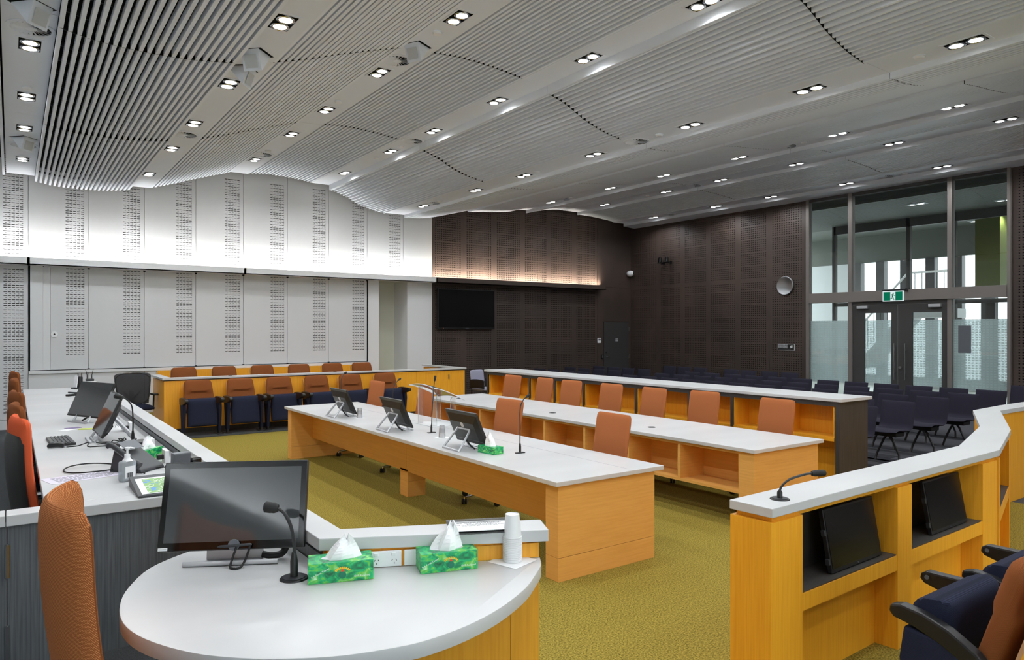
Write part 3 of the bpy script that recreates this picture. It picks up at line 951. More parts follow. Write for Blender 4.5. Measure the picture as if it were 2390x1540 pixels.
cc = thing('security_camera', 'white dome security camera in the dark room corner', 'camera', (15.78, YA - 0.1, 3.60))
MB().lathe([(0.0, 0.10), (0.07, 0.10), (0.095, 0.06), (0.10, 0.0), (0.085, -0.06), (0.04, -0.095), (0.0, -0.10)], 20, rotm(-PI / 2, 0, 0)).build('dome_housing', 'white_plastic', cc, smooth=True)
MB().lathe([(0.0, -0.115), (0.035, -0.10), (0.055, -0.06), (0.055, 0)], 16, rotm(-PI / 2, 0, 0.5)).build('camera_eye', 'glossy_black', cc, smooth=True)
MB().cyl(0.04, 0, 0.12, 12, rotm(-PI / 2, 0, 0)).build('camera_arm', 'white_plastic', cc)

for k, y in enumerate((14.60, 14.33)):
    t = thing('wall_spotlight', 'small black wall bracket lamp with silver tip, %s of a pair' % ('left' if k == 0 else 'right'), 'wall lamp', (XR - 0.0, y, 3.82), 0, 'pair of black wall lamps')
    MB().box(-0.10, 0.0, -0.05, 0.05, -0.03, 0.05).build('lamp_bracket', 'black_plastic', t, bevel=0.01)
    MB().lathe([(0.06, 0.0), (0.06, 0.02), (0.055, 0.04), (0.048, 0.13), (0.02, 0.15), (0.0, 0.15)], 16, T(-0.16, 0.02, 0.03)).build('lamp_body', 'glossy_black', t, smooth=True)
    MB().lathe([(0.0, -0.02), (0.075, -0.02), (0.085, 0.0), (0.06, 0.02)], 16, T(-0.16, 0.02, 0.015)).build('lamp_flange', 'glossy_black', t, smooth=True)
    MB().lathe([(0.022, 0), (0.018, 0.012), (0, 0.014)], 12, T(-0.16, 0.02, 0.175)).build('lamp_tip', 'chrome', t, smooth=True)

ck = thing('wall_clock', 'round white wall clock on the dark panelled wall', 'clock', (XR, 10.545, 2.952))
MB().lathe([(0.235, 0), (0.235, 0.04), (0.222, 0.05), (0.215, 0.045)], 40, rotm(0, -PI / 2, 0)).build('clock_rim', 'steel', ck, smooth=True)
MB().cyl(0.217, 0, 0.038, 40, rotm(0, -PI / 2, 0)).build('clock_face', 'white_plastic', ck)
FM = T(-0.040, 0, 0) @ Matrix(((0, 0, -1, 0), (-1, 0, 0, 0), (0, 1, 0, 0), (0, 0, 0, 1)))
for h in range(1, 13):
    a = PI / 2 - h * PI / 6
    text('clock_numeral', str(h), 0.05, 'print_black', ck, FM @ T(0.155 * math.cos(a), 0.155 * math.sin(a), 0))
for (a, L, wd, nm) in ((PI / 2 - (2 - 9 / 60) * 0 - 7.77 * PI / 6, 0.10, 0.010, 'hour_hand'), (PI / 2 - 16.5 * PI / 30, 0.17, 0.007, 'minute_hand')):
    MB().box(-0.02, L, -wd / 2, wd / 2, 0.001, 0.003, FM @ rotm(0, 0, a)).build(nm, 'print_black', ck)

sg = thing('wall_sign', 'small black and white information sign on the dark wall under the clock', 'sign', (XR, 10.527, 1.41))
MB().box(-0.012, 0, -0.235, 0.235, -0.082, 0.082).build('sign_frame', 'label_silver', sg, bevel=0.003)
MB().box(-0.0135, -0.011, -0.225, 0.225, -0.072, 0.072).build('sign_plate', 'glossy_black', sg)
SM = T(-0.0142, 0, 0) @ Matrix(((0, 0, -1, 0), (-1, 0, 0, 0), (0, 1, 0, 0), (0, 0, 0, 1)))
bars('sign_text', 5, 0.25, 0.02, 'label_silver', sg, SM @ T(-0.085, 0.018, 0), 5)
bars('sign_text', 1, 0.34, 0.014, 'grey_plastic', sg, SM @ T(-0.03, -0.056, 0), 6)
MB().lathe([(0.024, 0), (0.034, 0), (0.034, 0.001), (0.024, 0.001)], 14, SM @ T(0.15, 0.012, 0)).add([(-0.05, -0.006, 0), (0.05, -0.006, 0), (0.05, 0.006, 0), (-0.05, 0.006, 0)], [(0, 1, 2, 3)], SM @ T(0.15, 0.01, 0.001) @ rotm(0, 0, 0.8)).build('sign_symbol', 'sign_white', sg)

ex = thing('exit_sign', 'green running-man exit sign hung above the glass double doors', 'exit sign', (XR - 0.12, 7.83, 2.47))
MB().box(-0.012, 0.012, -0.225, 0.225, 0, 0.225).build('sign_panel', 'sign_white_lit', ex, bevel=0.003)
for (a, b) in ((-0.205, -0.055), (0.055, 0.205)):
    MB().box(-0.0135, -0.011, a, b, 0.018, 0.205).build('sign_field', 'sign_green_lit', ex)
MB().tube([(0.0, -0.27, 0.245), (0.0, 0.235, 0.245)], 0.022, 8).box(-0.01, 0.07, -0.30, -0.25, 0.2, 0.28).build('sign_housing', 'black_plastic', ex)
RM = T(-0.0135, 0, 0.02) @ Matrix(((0, 0, -1, 0), (-1, 0, 0, 0), (0, 1, 0, 0), (0, 0, 0, 1)))
m = MB(); m.lathe([(0, 0), (0.013, 0), (0.013, 0.001), (0, 0.001)], 12, RM @ T(0.012, 0.155, 0))
def limb(pts, wd):
    for (x0, y0), (x1, y1) in zip(pts[:-1], pts[1:]):
        L = math.hypot(x1 - x0, y1 - y0); a = math.atan2(y1 - y0, x1 - x0)
        m.box(-wd / 2, L + wd / 2, -wd / 2, wd / 2, 0, 0.001, RM @ T(x0, y0, 0) @ rotm(0, 0, a))
limb([(0.004, 0.132), (-0.008, 0.085)], 0.024); limb([(0.0, 0.135), (-0.026, 0.125), (-0.034, 0.098)], 0.010)
limb([(0.008, 0.13), (0.024, 0.105), (0.04, 0.10)], 0.010); limb([(-0.006, 0.08), (0.012, 0.05), (0.026, 0.008)], 0.013)
limb([(-0.012, 0.08), (-0.018, 0.042), (-0.046, 0.038)], 0.013)
m.build('running_figure', 'sign_green_lit', ex)

wc = thing('wall_socket_cover', 'small round white cover plate on the left sliding wall panel', 'wall plate', (0.665, YA + 0.005, 1.76))
MB().cyl(0.055, 0, 0.008, 20, rotm(PI / 2, 0, 0)).build('cover_disc', 'white_plastic', wc)
MB().cyl(0.016, 0, 0.010, 12, rotm(PI / 2, 0, 0)).build('cover_hole', 'black_plastic', wc)

# ================================================================ LOBBY BEHIND THE GLASS
lob = struct('lobby_shell')
LX = 23.5
MB().box(XR + 0.25, LX, 0, 15, -0.2, 0).build('lobby_floor', 'lobby_floor', lob)
MB().box(XR + 0.25, LX, 0, 15, 4.98, 5.1).build('lobby_ceiling', 'lobby_ceiling', lob)
MB().box(XR + 0.25, LX, 14.9, 15.1, 0, 0.6).box(XR + 0.25, LX, -0.1, 0.1, 0, 0.6).build('lobby_wall', 'lobby_wall', lob)
MB().box(LX, LX + 0.15, 0, 15, 4.1, 5.1).build('lobby_wall', 'lobby_ceiling', lob)
m = MB().box(LX, LX + 0.15, 0, 15, -0.2, 0.35).box(LX, LX + 0.15, 0, 5.6, 0.35, 4.1).box(LX, LX + 0.15, 13.2, 15, 0.35, 4.1)
m.build('lobby_wall', 'lobby_wall', lob)
for k in range(10):
    y = 5.7 + k * 0.78
    MB().box(LX - 0.05, LX + 0.2, y, y + 0.27, 0.35, 4.1).build('lobby_fin', 'door_dark', lob)
sl = MB()
for k in range(36):
    sl.box(XR + 0.3 + k * 0.1, XR + 0.365 + k * 0.1, 1, 14.8, 4.78, 4.86)
sl.build('lobby_slat', 'lobby_ceiling', lob, kind='stuff')
# inner vestibule screen
vest = struct('window_2')
for y in (3.4, 6.0, 8.05, 9.15, 11.2):
    MB().box(19.2, 19.3, y - 0.05, y + 0.05, 0, 4.78).build('window_frame', 'door_dark', vest)
MB().box(19.2, 19.3, 3.4, 11.2, 4.55, 4.78).box(19.2, 19.3, 3.4, 11.2, 2.5, 2.6).build('window_frame', 'door_dark', vest)
pc = thing('lobby_column', 'olive green square column in the lobby behind the right glass pane', 'column', (20.4, 7.65, 0))
MB().box(-0.28, 0.28, -0.28, 0.28, 2.7, 4.78).build('column_cladding', 'olive_column', pc)
MB().box(-0.1, 0.1, -0.1, 0.1, 0, 2.7).build('column_core', 'door_dark', pc)
st = thing('lobby_staircase', 'white railed staircase seen in the lobby through the glass', 'staircase', (21.6, 9.7, 0))
MB().tube([(0, 2.0, 2.0), (0, 0.6, 3.52), (0, -0.6, 3.52)], 0.035, 8).build('handrail', 'white_plastic', st)
m = MB()
for k in range(13):
    y = 2.0 - k * 0.2
    zt = 2.0 + min(k, 7) * 0.217
    m.tube([(0, y, zt - 0.9), (0, y, zt)], 0.012, 6)
m.build('baluster_run', 'door_dark', st, kind='stuff')
MB().add([(-0.1, 2.0, 0.9), (-0.1, 0.6, 2.45), (-0.1, 0.6, 2.2), (-0.1, 2.0, 0.65), (0.9, 2.0, 0.9), (0.9, 0.6, 2.45), (0.9, 0.6, 2.2), (0.9, 2.0, 0.65)], [(0, 1, 2, 3), (7, 6, 5, 4), (0, 4, 5, 1), (3, 2, 6, 7)]).box(-0.1, 0.9, -0.6, 0.6, 2.2, 2.45).build('stair_flight', 'lobby_wall', st)
for k, (x, y) in enumerate(((17.2, 8.0), (18.3, 6.6), (20.2, 9.4), (21.2, 8.3), (20.2, 7.2), (21.5, 6.9))):
    place(dl, dl_used, (x, y, 4.775), 0, 'twin downlight in the lobby ceiling behind the glass, %s from the doors' % ordinal(k), 'lobby downlights')

# ================================================================ FURNITURE: tables and benches
def slab(poly, z1, th, name, parent, mat='counter_white', bev=0.004):
    return MB().prism(poly, z1 - th, z1).build(name, mat, parent, bevel=bev, world=True)

# ---- first bar table
t1 = thing('bar_table', 'long white-topped orange table with monitors, nearest the bench', 'table', (3.77, 7.1, 0))
slab([(3.21, 3.98), (4.33, 3.98), (4.33, 10.22), (3.21, 10.22)], 0.74, 0.035, 'tabletop', t1)
for (a, b, nm) in ((4.01, 4.16, 'near'), (10.03, 10.18, 'far')):
    e = MB().box(3.25, 4.25, a, b, 0.175, 0.704).build('end_panel', 'wood_table', t1, bevel=0.002, world=True)
    MB().box(3.25, 4.25, a, b, 0.0, 0.172).build('plinth', 'wood_table', e, bevel=0.002, world=True)
for (a, b) in ((4.16, 7.05), (7.053, 10.03)):
    MB().box(3.56, 3.585, a, b, 0.28, 0.704).build('modesty_panel', 'wood_table', t1, world=True)
lg = MB().box(3.56, 3.78, 7.02, 7.20, 0.172, 0.30).build('leg', 'wood_table', t1, world=True)
MB().box(3.56, 3.78, 7.02, 7.20, 0.0, 0.17).build('plinth', 'wood_table', lg, world=True)
MB().box(3.95, 3.97, 4.2, 10.0, 0.66, 0.704).build('rail', 'wood_table', t1, world=True)
MB().box(3.985, 3.989, 4.05, 10.15, 0.7402, 0.7405).build('top_joint', 'print_grey', t1, world=True)

# ---- second bar table with pigeonholes
t2 = thing('bar_table', 'long white-topped orange table with open pigeonholes along its front', 'table', (6.1, 7.2, 0))
slab([(5.55, 4.00), (6.68, 4.00), (6.68, 10.33), (5.55, 10.33)], 0.74, 0.035, 'tabletop', t2)
for (a, b) in ((4.03, 4.20), (10.13, 10.30)):
    MB().box(5.58, 6.62, a, b, 0.0, 0.704).build('end_panel', 'wood_table', t2, bevel=0.002, world=True)
DV = [4.20, 4.93, 5.67, 6.40, 7.18, 7.95, 8.71, 9.42, 10.13]
MB().box(5.585, 5.96, 4.20, 10.13, 0.675, 0.704).build('top_rail', 'wood_table', t2, world=True)
MB().box(5.585, 5.96, 4.20, 10.13, 0.30, 0.325).build('shelf', 'wood_table', t2, world=True)
MB().box(5.94, 5.96, 4.20, 10.13, 0.325, 0.675).build('back_panel', 'wood_table', t2, world=True)
for y in DV[1:-1]:
    MB().box(5.585, 5.94, y - 0.018, y + 0.018, 0.325, 0.675).build('divider', 'wood_table', t2, world=True)
MB().box(6.05, 6.15, 7.1, 7.2, 0, 0.704).build('leg', 'wood_table', t2, world=True)
for k, y in enumerate((9.75, 8.55, 7.35, 5.62)):
    g = thing('cable_grommet', 'small black cable port in the second table top, %s from the far end' % ordinal(k), 'cable port', (5.86 + 0.05 * (k == 3), y, 0.74), 0, 'cable ports in the second table')
    MB().lathe([(0.0, 0.002), (0.032, 0.002), (0.045, 0.004), (0.045, 0.0)], 18).build('port_cover', 'black_plastic', g)
    MB().box(-0.025, 0.025, -0.006, 0.006, 0.002, 0.006).build('port_slot', 'dark_plastic', g)

# ---- third bench, dark frame with orange pigeonholes, in front of the gallery
t3 = thing('gallery_bench', 'tall dark-framed bench with orange pigeonholes in front of the gallery seats', 'bench', (7.75, 7.8, 0))
slab([(7.42, 4.24), (8.07, 4.24), (8.07, 11.42), (7.42, 11.42)], 1.08, 0.035, 'bench_top', t3)
MB().box(7.45, 8.04, 4.28, 4.33, 0, 1.04).build('end_panel', 'wood_dark', t3, world=True)
MB().box(7.45, 8.04, 11.33, 11.38, 0, 1.04).build('end_panel', 'wood_dark', t3, world=True)
MB().box(7.45, 8.04, 4.33, 11.33, 0.99, 1.04).build('top_rail', 'wood_dark', t3, world=True)
MB().box(7.78, 8.04, 4.33, 11.33, 0, 0.99).build('back_panel', 'wood_dark', t3, world=True)
DB = [4.33, 4.99, 5.71, 6.41, 7.40, 8.56, 9.30, 10.0, 10.7, 11.33]
for y in DB[1:-1]:
    MB().box(7.45, 7.78, y - 0.02, y + 0.02, 0.62, 0.99).build('divider', 'wood_dark', t3, world=True)
for a, b in zip(DB[:-1], DB[1:]):
    q = MB().box(7.755, 7.778, a + 0.02, b - 0.02, 0.64, 0.99).build('pigeonhole_lining', 'wood_orange', t3, world=True)
    MB().box(7.47, 7.755, a + 0.02, a + 0.035, 0.64, 0.99).build('lining_side', 'wood_orange', q, world=True)
    MB().box(7.47, 7.755, b - 0.035, b - 0.02, 0.64, 0.99).build('lining_side', 'wood_orange', q, world=True)
    MB().box(7.46, 7.778, a + 0.02, b - 0.02, 0.60, 0.64).build('lining_shelf', 'wood_orange', q, world=True)
    MB().box(7.70, 7.72, a + 0.003, b - 0.003, 0.0, 0.60).build('front_panel', 'wood_orange', t3, world=True)

# ---- jury box
jb = thing('jury_box', 'orange timber jury enclosure with a white capping rail along the white wall', 'jury box', (5.2, 14.4, 0))
JX0, JX1, JF = 2.17, 8.30, 13.57
for a, b in ((JX0, 4.30), (4.303, 6.30), (6.303, 7.08), (7.083, 7.95), (7.953, JX1)):
    MB().box(a, b, JF, JF + 0.06, 0.10, 0.945).build('front_panel', 'wood_orange', jb, world=True)
MB().box(JX0, JX0 + 0.06, JF + 0.06, 14.75, 0.10, 0.945).build('side_panel', 'wood_orange', jb, world=True)
MB().box(JX1 - 0.06, JX1, JF + 0.06, 15.4, 0.10, 0.945).build('side_panel', 'wood_orange', jb, world=True)
MB().box(JX0 + 0.02, JX1 - 0.02, JF + 0.02, JF + 0.06, 0, 0.10).box(JX0 + 0.02, JX0 + 0.06, JF, 14.75, 0, 0.1).build('kickboard', 'wood_dark', jb, world=True)
MB().box(JX0 + 0.006, JX1 - 0.006, JF + 0.01, JF + 0.05, 0.945, 0.965).build('shadow_gap', 'wood_dark', jb, world=True)
slab([(JX0 - 0.03, JF - 0.03), (JX1 + 0.03, JF - 0.03), (JX1 + 0.03, 15.4), (JX1 - 0.11, 15.4), (JX1 - 0.11, JF + 0.12), (JX0 + 0.12, JF + 0.12), (JX0 + 0.12, 14.75), (JX0 - 0.03, 14.75)], 1.0, 0.035, 'capping_rail', jb)
MB().box(7.88, 7.90, JF - 0.012, JF, 0.76, 0.86).build('gate_handle', 'steel', jb, world=True)
MB().box(2.24, 7.3, JF + 0.08, 15.94, 0.0, 0.17).build('tier_step', 'carpet_green', jb, world=True)
for a, b in ((2.42, 3.78), (3.784, 5.4), (5.404, 7.08)):
    MB().box(a, b, 15.90, 15.945, 0.17, 1.012).build('rear_panel', 'wood_orange', jb, world=True)
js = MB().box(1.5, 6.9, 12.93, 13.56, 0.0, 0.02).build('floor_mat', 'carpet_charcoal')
js.name = 'floor_strip'; tag(js, 'dark strip of carpet under the front jury seats', 'carpet')

# ---- left bench desk (long counter) with raised hob
ld = thing('bench_desk', 'long white clerks desk running to the far wall on the left', 'desk', (0.5, 8, PZ))
slab([(0.13, 4.06), (0.903, 4.06), (0.903, 12.12), (0.13, 12.12)], 1.0, 0.04, 'desktop', ld)
MB().box(0.82, 0.86, 4.06, 12.08, PZ, 0.958).build('modesty_panel', 'wood_grey', ld, world=True)
for y in (6.6, 9.3, 12.04):
    MB().box(0.25, 0.80, y, y + 0.04, PZ, 0.958).build('desk_support', 'wood_grey', ld, world=True)

ep = thing('bench_end_panel', 'dark grey timber end panel with white top beside the near orange chair', 'panel', (0.3, 4.0, PZ))
slab([(-0.02, 3.93), (0.86, 3.93), (0.86, 4.058), (-0.02, 4.058)], 1.0, 0.05, 'panel_cap', ep)
slab([(-0.85, 3.93), (-0.024, 3.93), (-0.024, 4.058), (-0.85, 4.058)], 1.0, 0.05, 'panel_cap', ep)
MB().box(-0.013, 0.86, 3.95, 4.04, PZ, 0.948).build('panel_board', 'wood_grey', ep, world=True)
MB().box(-0.85, -0.019, 3.95, 4.04, PZ, 0.948).build('panel_board', 'wood_grey', ep, world=True)
for z in (0.42, 0.79):
    MB().tube([(-0.016, 3.944, z - 0.075), (-0.016, 3.944, z + 0.075)], 0.011, 8).build('hinge', 'chrome', ep, world=True)

hb = thing('bench_hob', 'white-capped raised ledge running the length of the clerks desk to the witness stand', 'ledge', (0.95, 7, 0))
MB().box(0.905, 0.98, 2.52, 12.1, 0, 0.985).build('front_panel', 'wood_orange', hb, world=True)
MB().box(0.905, 0.925, 2.46, 12.1, 0.985, 1.035).build('upstand', 'wood_grey', hb, world=True)
MB().box(0.925, 0.965, 2.52, 12.1, 0.985, 1.055).build('upstand_core', 'wood_dark', hb, world=True)

# ---- witness stand (near round desk)
ws = thing('witness_stand', 'near white rounded witness desk with orange timber front', 'desk', (0.9, 2.2, PZ))
rd_pts = [(0.865, 3.03), (0.70, 3.01), (0.538, 2.925), (0.404, 2.812), (0.316, 2.642), (0.274, 2.492), (0.264, 2.33), (0.300, 2.174), (0.385, 2.015), (0.484, 1.905), (0.59, 1.826), (0.706, 1.765), (0.871, 1.722), (0.98, 1.722), (1.087, 1.741), (1.20, 1.779), (1.302, 1.829), (1.40, 1.889), (1.489, 1.962), (1.565, 2.03), (1.614, 2.10)]
def cr(pts, n=5):
    out = []
    for i in range(len(pts) - 1):
        p0 = Vector(pts[max(i - 1, 0)]); p1 = Vector(pts[i]); p2 = Vector(pts[i + 1]); p3 = Vector(pts[min(i + 2, len(pts) - 1)])
        for k in range(n):
            t = k / n
            out.append(tuple(0.5 * ((2 * p1) + (-p0 + p2) * t + (2 * p0 - 5 * p1 + 4 * p2 - p3) * t * t + (-p0 + 3 * p1 - 3 * p2 + p3) * t ** 3)))
    out.append(tuple(pts[-1]))
    return out
poly = cr(rd_pts[1:], 4)
dsk = MB().prism([(0.903, 3.03)] + poly + [(1.612, 2.103), (0.903, 2.431)], 0.945, 0.99)
dsk.build('desktop', 'counter_white', ws, bevel=0.004, smooth=True, world=True)
hd = Vector((1.612 - 0.902, 2.103 - 2.431)).normalized(); hn = Vector((-hd.y, hd.x))   # along the front, outwards
def wst(u, n):   # point u along the front from the corner, n outwards
    return (0.902 + hd.x * u + hn.x * n, 2.431 + hd.y * u + hn.y * n)
LW = math.hypot(1.612 - 0.902, 2.103 - 2.431)
def wq(u0, u1, n0, n1):
    return [wst(u0, n0), wst(u1, n0), wst(u1, n1), wst(u0, n1)]
MB().prism(wq(-0.005, LW, 0.002, 0.12), 0.99, 1.043).build('upstand', 'wood_orange', ws, world=True)
MB().prism(wq(0.01, LW - 0.045, 0.010, 0.10), 1.043, 1.056).build('shadow_gap', 'wood_orange', ws, world=True)
MB().prism([(0.89, 12.14), (0.89, 2.442), wst(LW + 0.03, -0.03), wst(LW + 0.03, 0.115), (1.0, 2.518), (1.0, 12.14)], 1.056, 1.10).build('ledge_cap', 'counter_white', hb, bevel=0.003, world=True)
MB().prism(wq(-0.005, LW * 0.86, 0.002, 0.12), PZ, 0.944).build('front_panel', 'wood_orange', ws, world=True)
MB().prism(wq(LW * 0.862, LW, 0.002, 0.12), PZ, 0.944).build('front_panel', 'wood_orange', ws, world=True)
MB().prism(wq(0.0, LW, 0.01, 0.115), 0.0, PZ).build('plinth', 'wood_orange', ws, world=True)

# ---- right dock: bent bench with monitor cubbies
dk = thing('dock_bench', 'orange timber bench with white capping bending away at the right foreground', 'bench', (4.5, 2.2, 0))
A = [(2.915, 2.005), (5.66, 2.075), (6.88, 2.44), (8.42, 3.08), (8.72, 3.085), (11.5, 3.085)]
B = [(2.905, 2.24), (5.616, 2.32), (6.92, 2.69), (8.22, 3.26), (8.97, 3.30), (11.5, 3.30)]
capp = MB()
capp.prism(A + list(reversed(B)), 0.955, 1.0)
capp.build('capping_rail', 'counter_white', dk, bevel=0.004, world=True)
def lerp(p, q, t):
    return (p[0] + (q[0] - p[0]) * t, p[1] + (q[1] - p[1]) * t)
def segbox(i, t0, t1, d0, d1, z0, z1, name, mat, parent=dk):
    """block on bench segment i between t0..t1 along it and depth d0..d1 (0 near face, 1 far face)"""
    a0 = lerp(A[i], A[i + 1], t0); a1 = lerp(A[i], A[i + 1], t1); b0 = lerp(B[i], B[i + 1], t0); b1 = lerp(B[i], B[i + 1], t1)
    poly = [lerp(a0, b0, d0), lerp(a1, b1, d0), lerp(a1, b1, d1), lerp(a0, b0, d1)]
    return MB().prism(poly, z0, z1).build(name, mat, parent, world=True)
def sx(x):   # x on the straight first segment -> t
    return (x - A[0][0]) / (A[1][0] - A[0][0])
# first segment: pillar, cubby 1, pillar, cubby 2, pillar
segbox(0, 0.012, 1.0, 0.10, 0.92, 0.93, 0.955, 'shadow_gap', 'wood_orange')
segbox(0, 0.0, sx(3.18), 0.02, 0.98, 0.0, 0.93, 'pillar', 'wood_orange')
segbox(0, sx(4.165), sx(4.34), 0.02, 0.98, 0.0, 0.93, 'pillar', 'wood_orange')
segbox(0, sx(5.38), sx(5.62), 0.02, 0.98, 0.0, 0.93, 'pillar', 'wood_orange')
def ext(i, t, d):
    return lerp(lerp(A[i], A[i + 1], t), lerp(B[i], B[i + 1], t), d)
for a, b in ((3.18, 4.165), (4.34, 5.38)):
    t0, t1 = sx(a), sx(b)
    segbox(0, t0, t1, 0.90, 0.98, 0.0, 0.93, 'outer_panel', 'wood_orange')
    segbox(0, t0, t1, 1.7, 1.78, 0.50, 0.93, 'cubby_back', 'wood_dark') if False else None
    segbox(0, t0, t1, 0.03, 0.90, 0.455, 0.54, 'shelf', 'wood_orange')
    segbox(0, t0 + 0.002, t1 - 0.002, 0.05, 0.90, 0.541, 0.548, 'shelf_lining', 'wood_dark')
    segbox(0, t0 + 0.002, t1 - 0.002, 0.86, 0.90, 0.55, 0.92, 'cubby_back', 'wood_dark')
    segbox(0, t0, t1, 0.55, 0.60, 0.0, 0.45, 'knee_panel', 'wood_orange')
segbox(1, 0.02, 0.98, 0.10, 0.92, 0.93, 0.955, 'shadow_gap', 'wood_orange')
segbox(1, 0.0, 0.10, 0.02, 0.98, 0.0, 0.93, 'pillar', 'wood_orange'); segbox(1, 0.88, 1.0, 0.02, 0.98, 0.0, 0.93, 'pillar', 'wood_orange')
segbox(1, 0.10, 0.88, 0.03, 0.90, 0.455, 0.54, 'shelf', 'wood_orange'); segbox(1, 0.10, 0.88, 0.05, 0.86, 0.541, 0.548, 'shelf_lining', 'wood_dark')
segbox(1, 0.10, 0.88, 0.90, 0.98, 0.0, 0.93, 'outer_panel', 'wood_orange'); segbox(1, 0.10, 0.88, 0.55, 0.60, 0.0, 0.45, 'knee_panel', 'wood_orange')
for i in (2, 3, 4):
    segbox(i, 0.0, 1.0, 0.06, 0.94, 0.0, 0.955, 'bench_body', 'wood_orange')

# ================================================================ SEATING
def rpad(w_, h, th, lean, curve, z0, y0, shoulder=0.06, taper=0.0, dish=0.0):
    """upholstered back: width w_, from z0 up h, leaning back along -y; curve wraps the sides forward"""
    def fn(u, v):
        z = (v + 1) / 2 * h
        ww = w_ * (1 - taper * (v + 1) / 2)
        r = shoulder
        # round the top corners
        vv = max(0.0, (abs(v) - 0.80) / 0.20)
        uu = u * (1 - (1 - math.sqrt(max(0, 1 - vv * vv))) * r / (ww / 2)) if v > 0 else u
        x = uu * ww / 2
        y = y0 - math.tan(lean) * z + curve * (uu * uu) + dish * math.sin(PI * (v + 1) / 2)
        n = Vector((-2 * curve * uu / (ww / 2), 1, math.tan(lean)))
        return (x, y, z0 + z), n
    return fn

def make_caster(parent, x, y, a):
    q = MB()
    for s in (-0.016, 0.016):
        q.cyl(0.029, -0.010, 0.010, 14, T(x, y, 0.029) @ rotm(0, 0, a) @ T(0, s, 0) @ rotm(PI / 2, 0, 0))
    return q.build('caster', 'black_rubber', parent, smooth=True)

def make_office_chair(name, fab, back_h=0.62, back_z=0.43, curve=0.03, w_=0.47, shell=None, arms=False, lean=0.14, th=0.06, shoulder=0.05, taper=0.0, seat_z=0.45, dish=0.0):
    """task chair facing local +y"""
    t = thing(name, 'x', 'chair')
    b = MB().pad(rpad(w_, back_h, th, lean, curve, back_z, -0.23, shoulder, taper, dish), th, 12, 14).build('backrest', fab, t, smooth=True, weld=True)
    if shell:
        MB().pad(rpad(w_ - 0.03, back_h - 0.05, 0.03, lean, curve, back_z - 0.04, -0.23 - th * 0.55, shoulder, taper, dish), 0.03, 10, 10).build('back_shell', shell, b, smooth=True, weld=True)
    MB().pad(lambda u, v: ((u * 0.24, -0.02 + v * 0.23, seat_z + 0.02 * (abs(v) ** 3) * (-1 if v > 0 else 0.3)), (0, 0, 1)), 0.08, 10, 10).build('seat', 'fabric_navy', t, smooth=True, weld=True)
    MB().box(-0.09, 0.09, -0.10, 0.10, seat_z - 0.075, seat_z - 0.035).tube([(0, -0.05, seat_z - 0.05), (0, -0.24, seat_z - 0.05), (0, -0.27, seat_z + 0.06)], 0.02, 8).build('mechanism', 'black_plastic', t, smooth=True)
    MB().lathe([(0.025, 0.09), (0.025, 0.25), (0.018, 0.25), (0.018, seat_z - 0.07)], 14).build('gas_column', 'chrome', t, smooth=True)
    MB().cyl(0.045, 0.065, 0.115, 16).build('base_hub', 'chrome', t, smooth=True)
    for k in range(5):
        a = 2 * PI * k / 5 + 0.3
        c, s = math.cos(a), math.sin(a)
        arm = MB().tube([(0.03 * c, 0.03 * s, 0.095), (0.18 * c, 0.18 * s, 0.085), (0.31 * c, 0.31 * s, 0.07), (0.31 * c, 0.31 * s, 0.045)], [0.02, 0.017, 0.013, 0.011], 8).build('base_arm', 'chrome', t, smooth=True)
        make_caster(arm, 0.31 * c, 0.31 * s, a + 0.8)
    if arms:
        for s in (-1, 1):
            q = MB().tube([(s * 0.20, -0.05, seat_z - 0.05), (s * 0.29, -0.05, seat_z - 0.02), (s * 0.30, -0.06, seat_z + 0.20)], 0.016, 8).build('arm_post', 'black_plastic', t, smooth=True)
            MB().pad(lambda u, v: ((s * 0.30 + u * 0.05, 0.0 + v * 0.13, seat_z + 0.215), (0, 0, 1)), 0.035, 8, 8).build('armrest', 'black_plastic', q, smooth=True, weld=True)
    return t

oc = make_office_chair('office_chair', 'fabric_orange', back_h=0.62, back_z=0.45, curve=0.012, w_=0.46, lean=0.16, th=0.05, shoulder=0.03); ocu = []
# local +y must face world -x  ->  rotate by +90 degrees
for k, (y, dx) in enumerate(((9.88, 0), (8.40, 0.02), (6.42, 0.02), (4.80, 0.03))):
    place(oc, ocu, (4.20 + dx, y, 0), PI / 2 + (0.06, -0.05, 0.08, -0.02)[k], 'orange office chair on castors at the near monitor table, %s from the far end' % ordinal(k), 'orange chairs at the monitor table')
for k, y in enumerate((9.85, 9.02, 8.30, 7.45, 6.62, 5.85, 4.76)):
    place(oc, ocu, (6.69 + (0.02 if k % 2 else 0) + (0.1 if k in (5,) else 0), y, -0.0), PI / 2 + (0.05, -0.08, 0.04, 0.0, -0.04, 0.05, -0.03)[k], 'orange office chair behind the pigeonhole table, %s from the far end' % ordinal(k), 'orange chairs at the pigeonhole table')

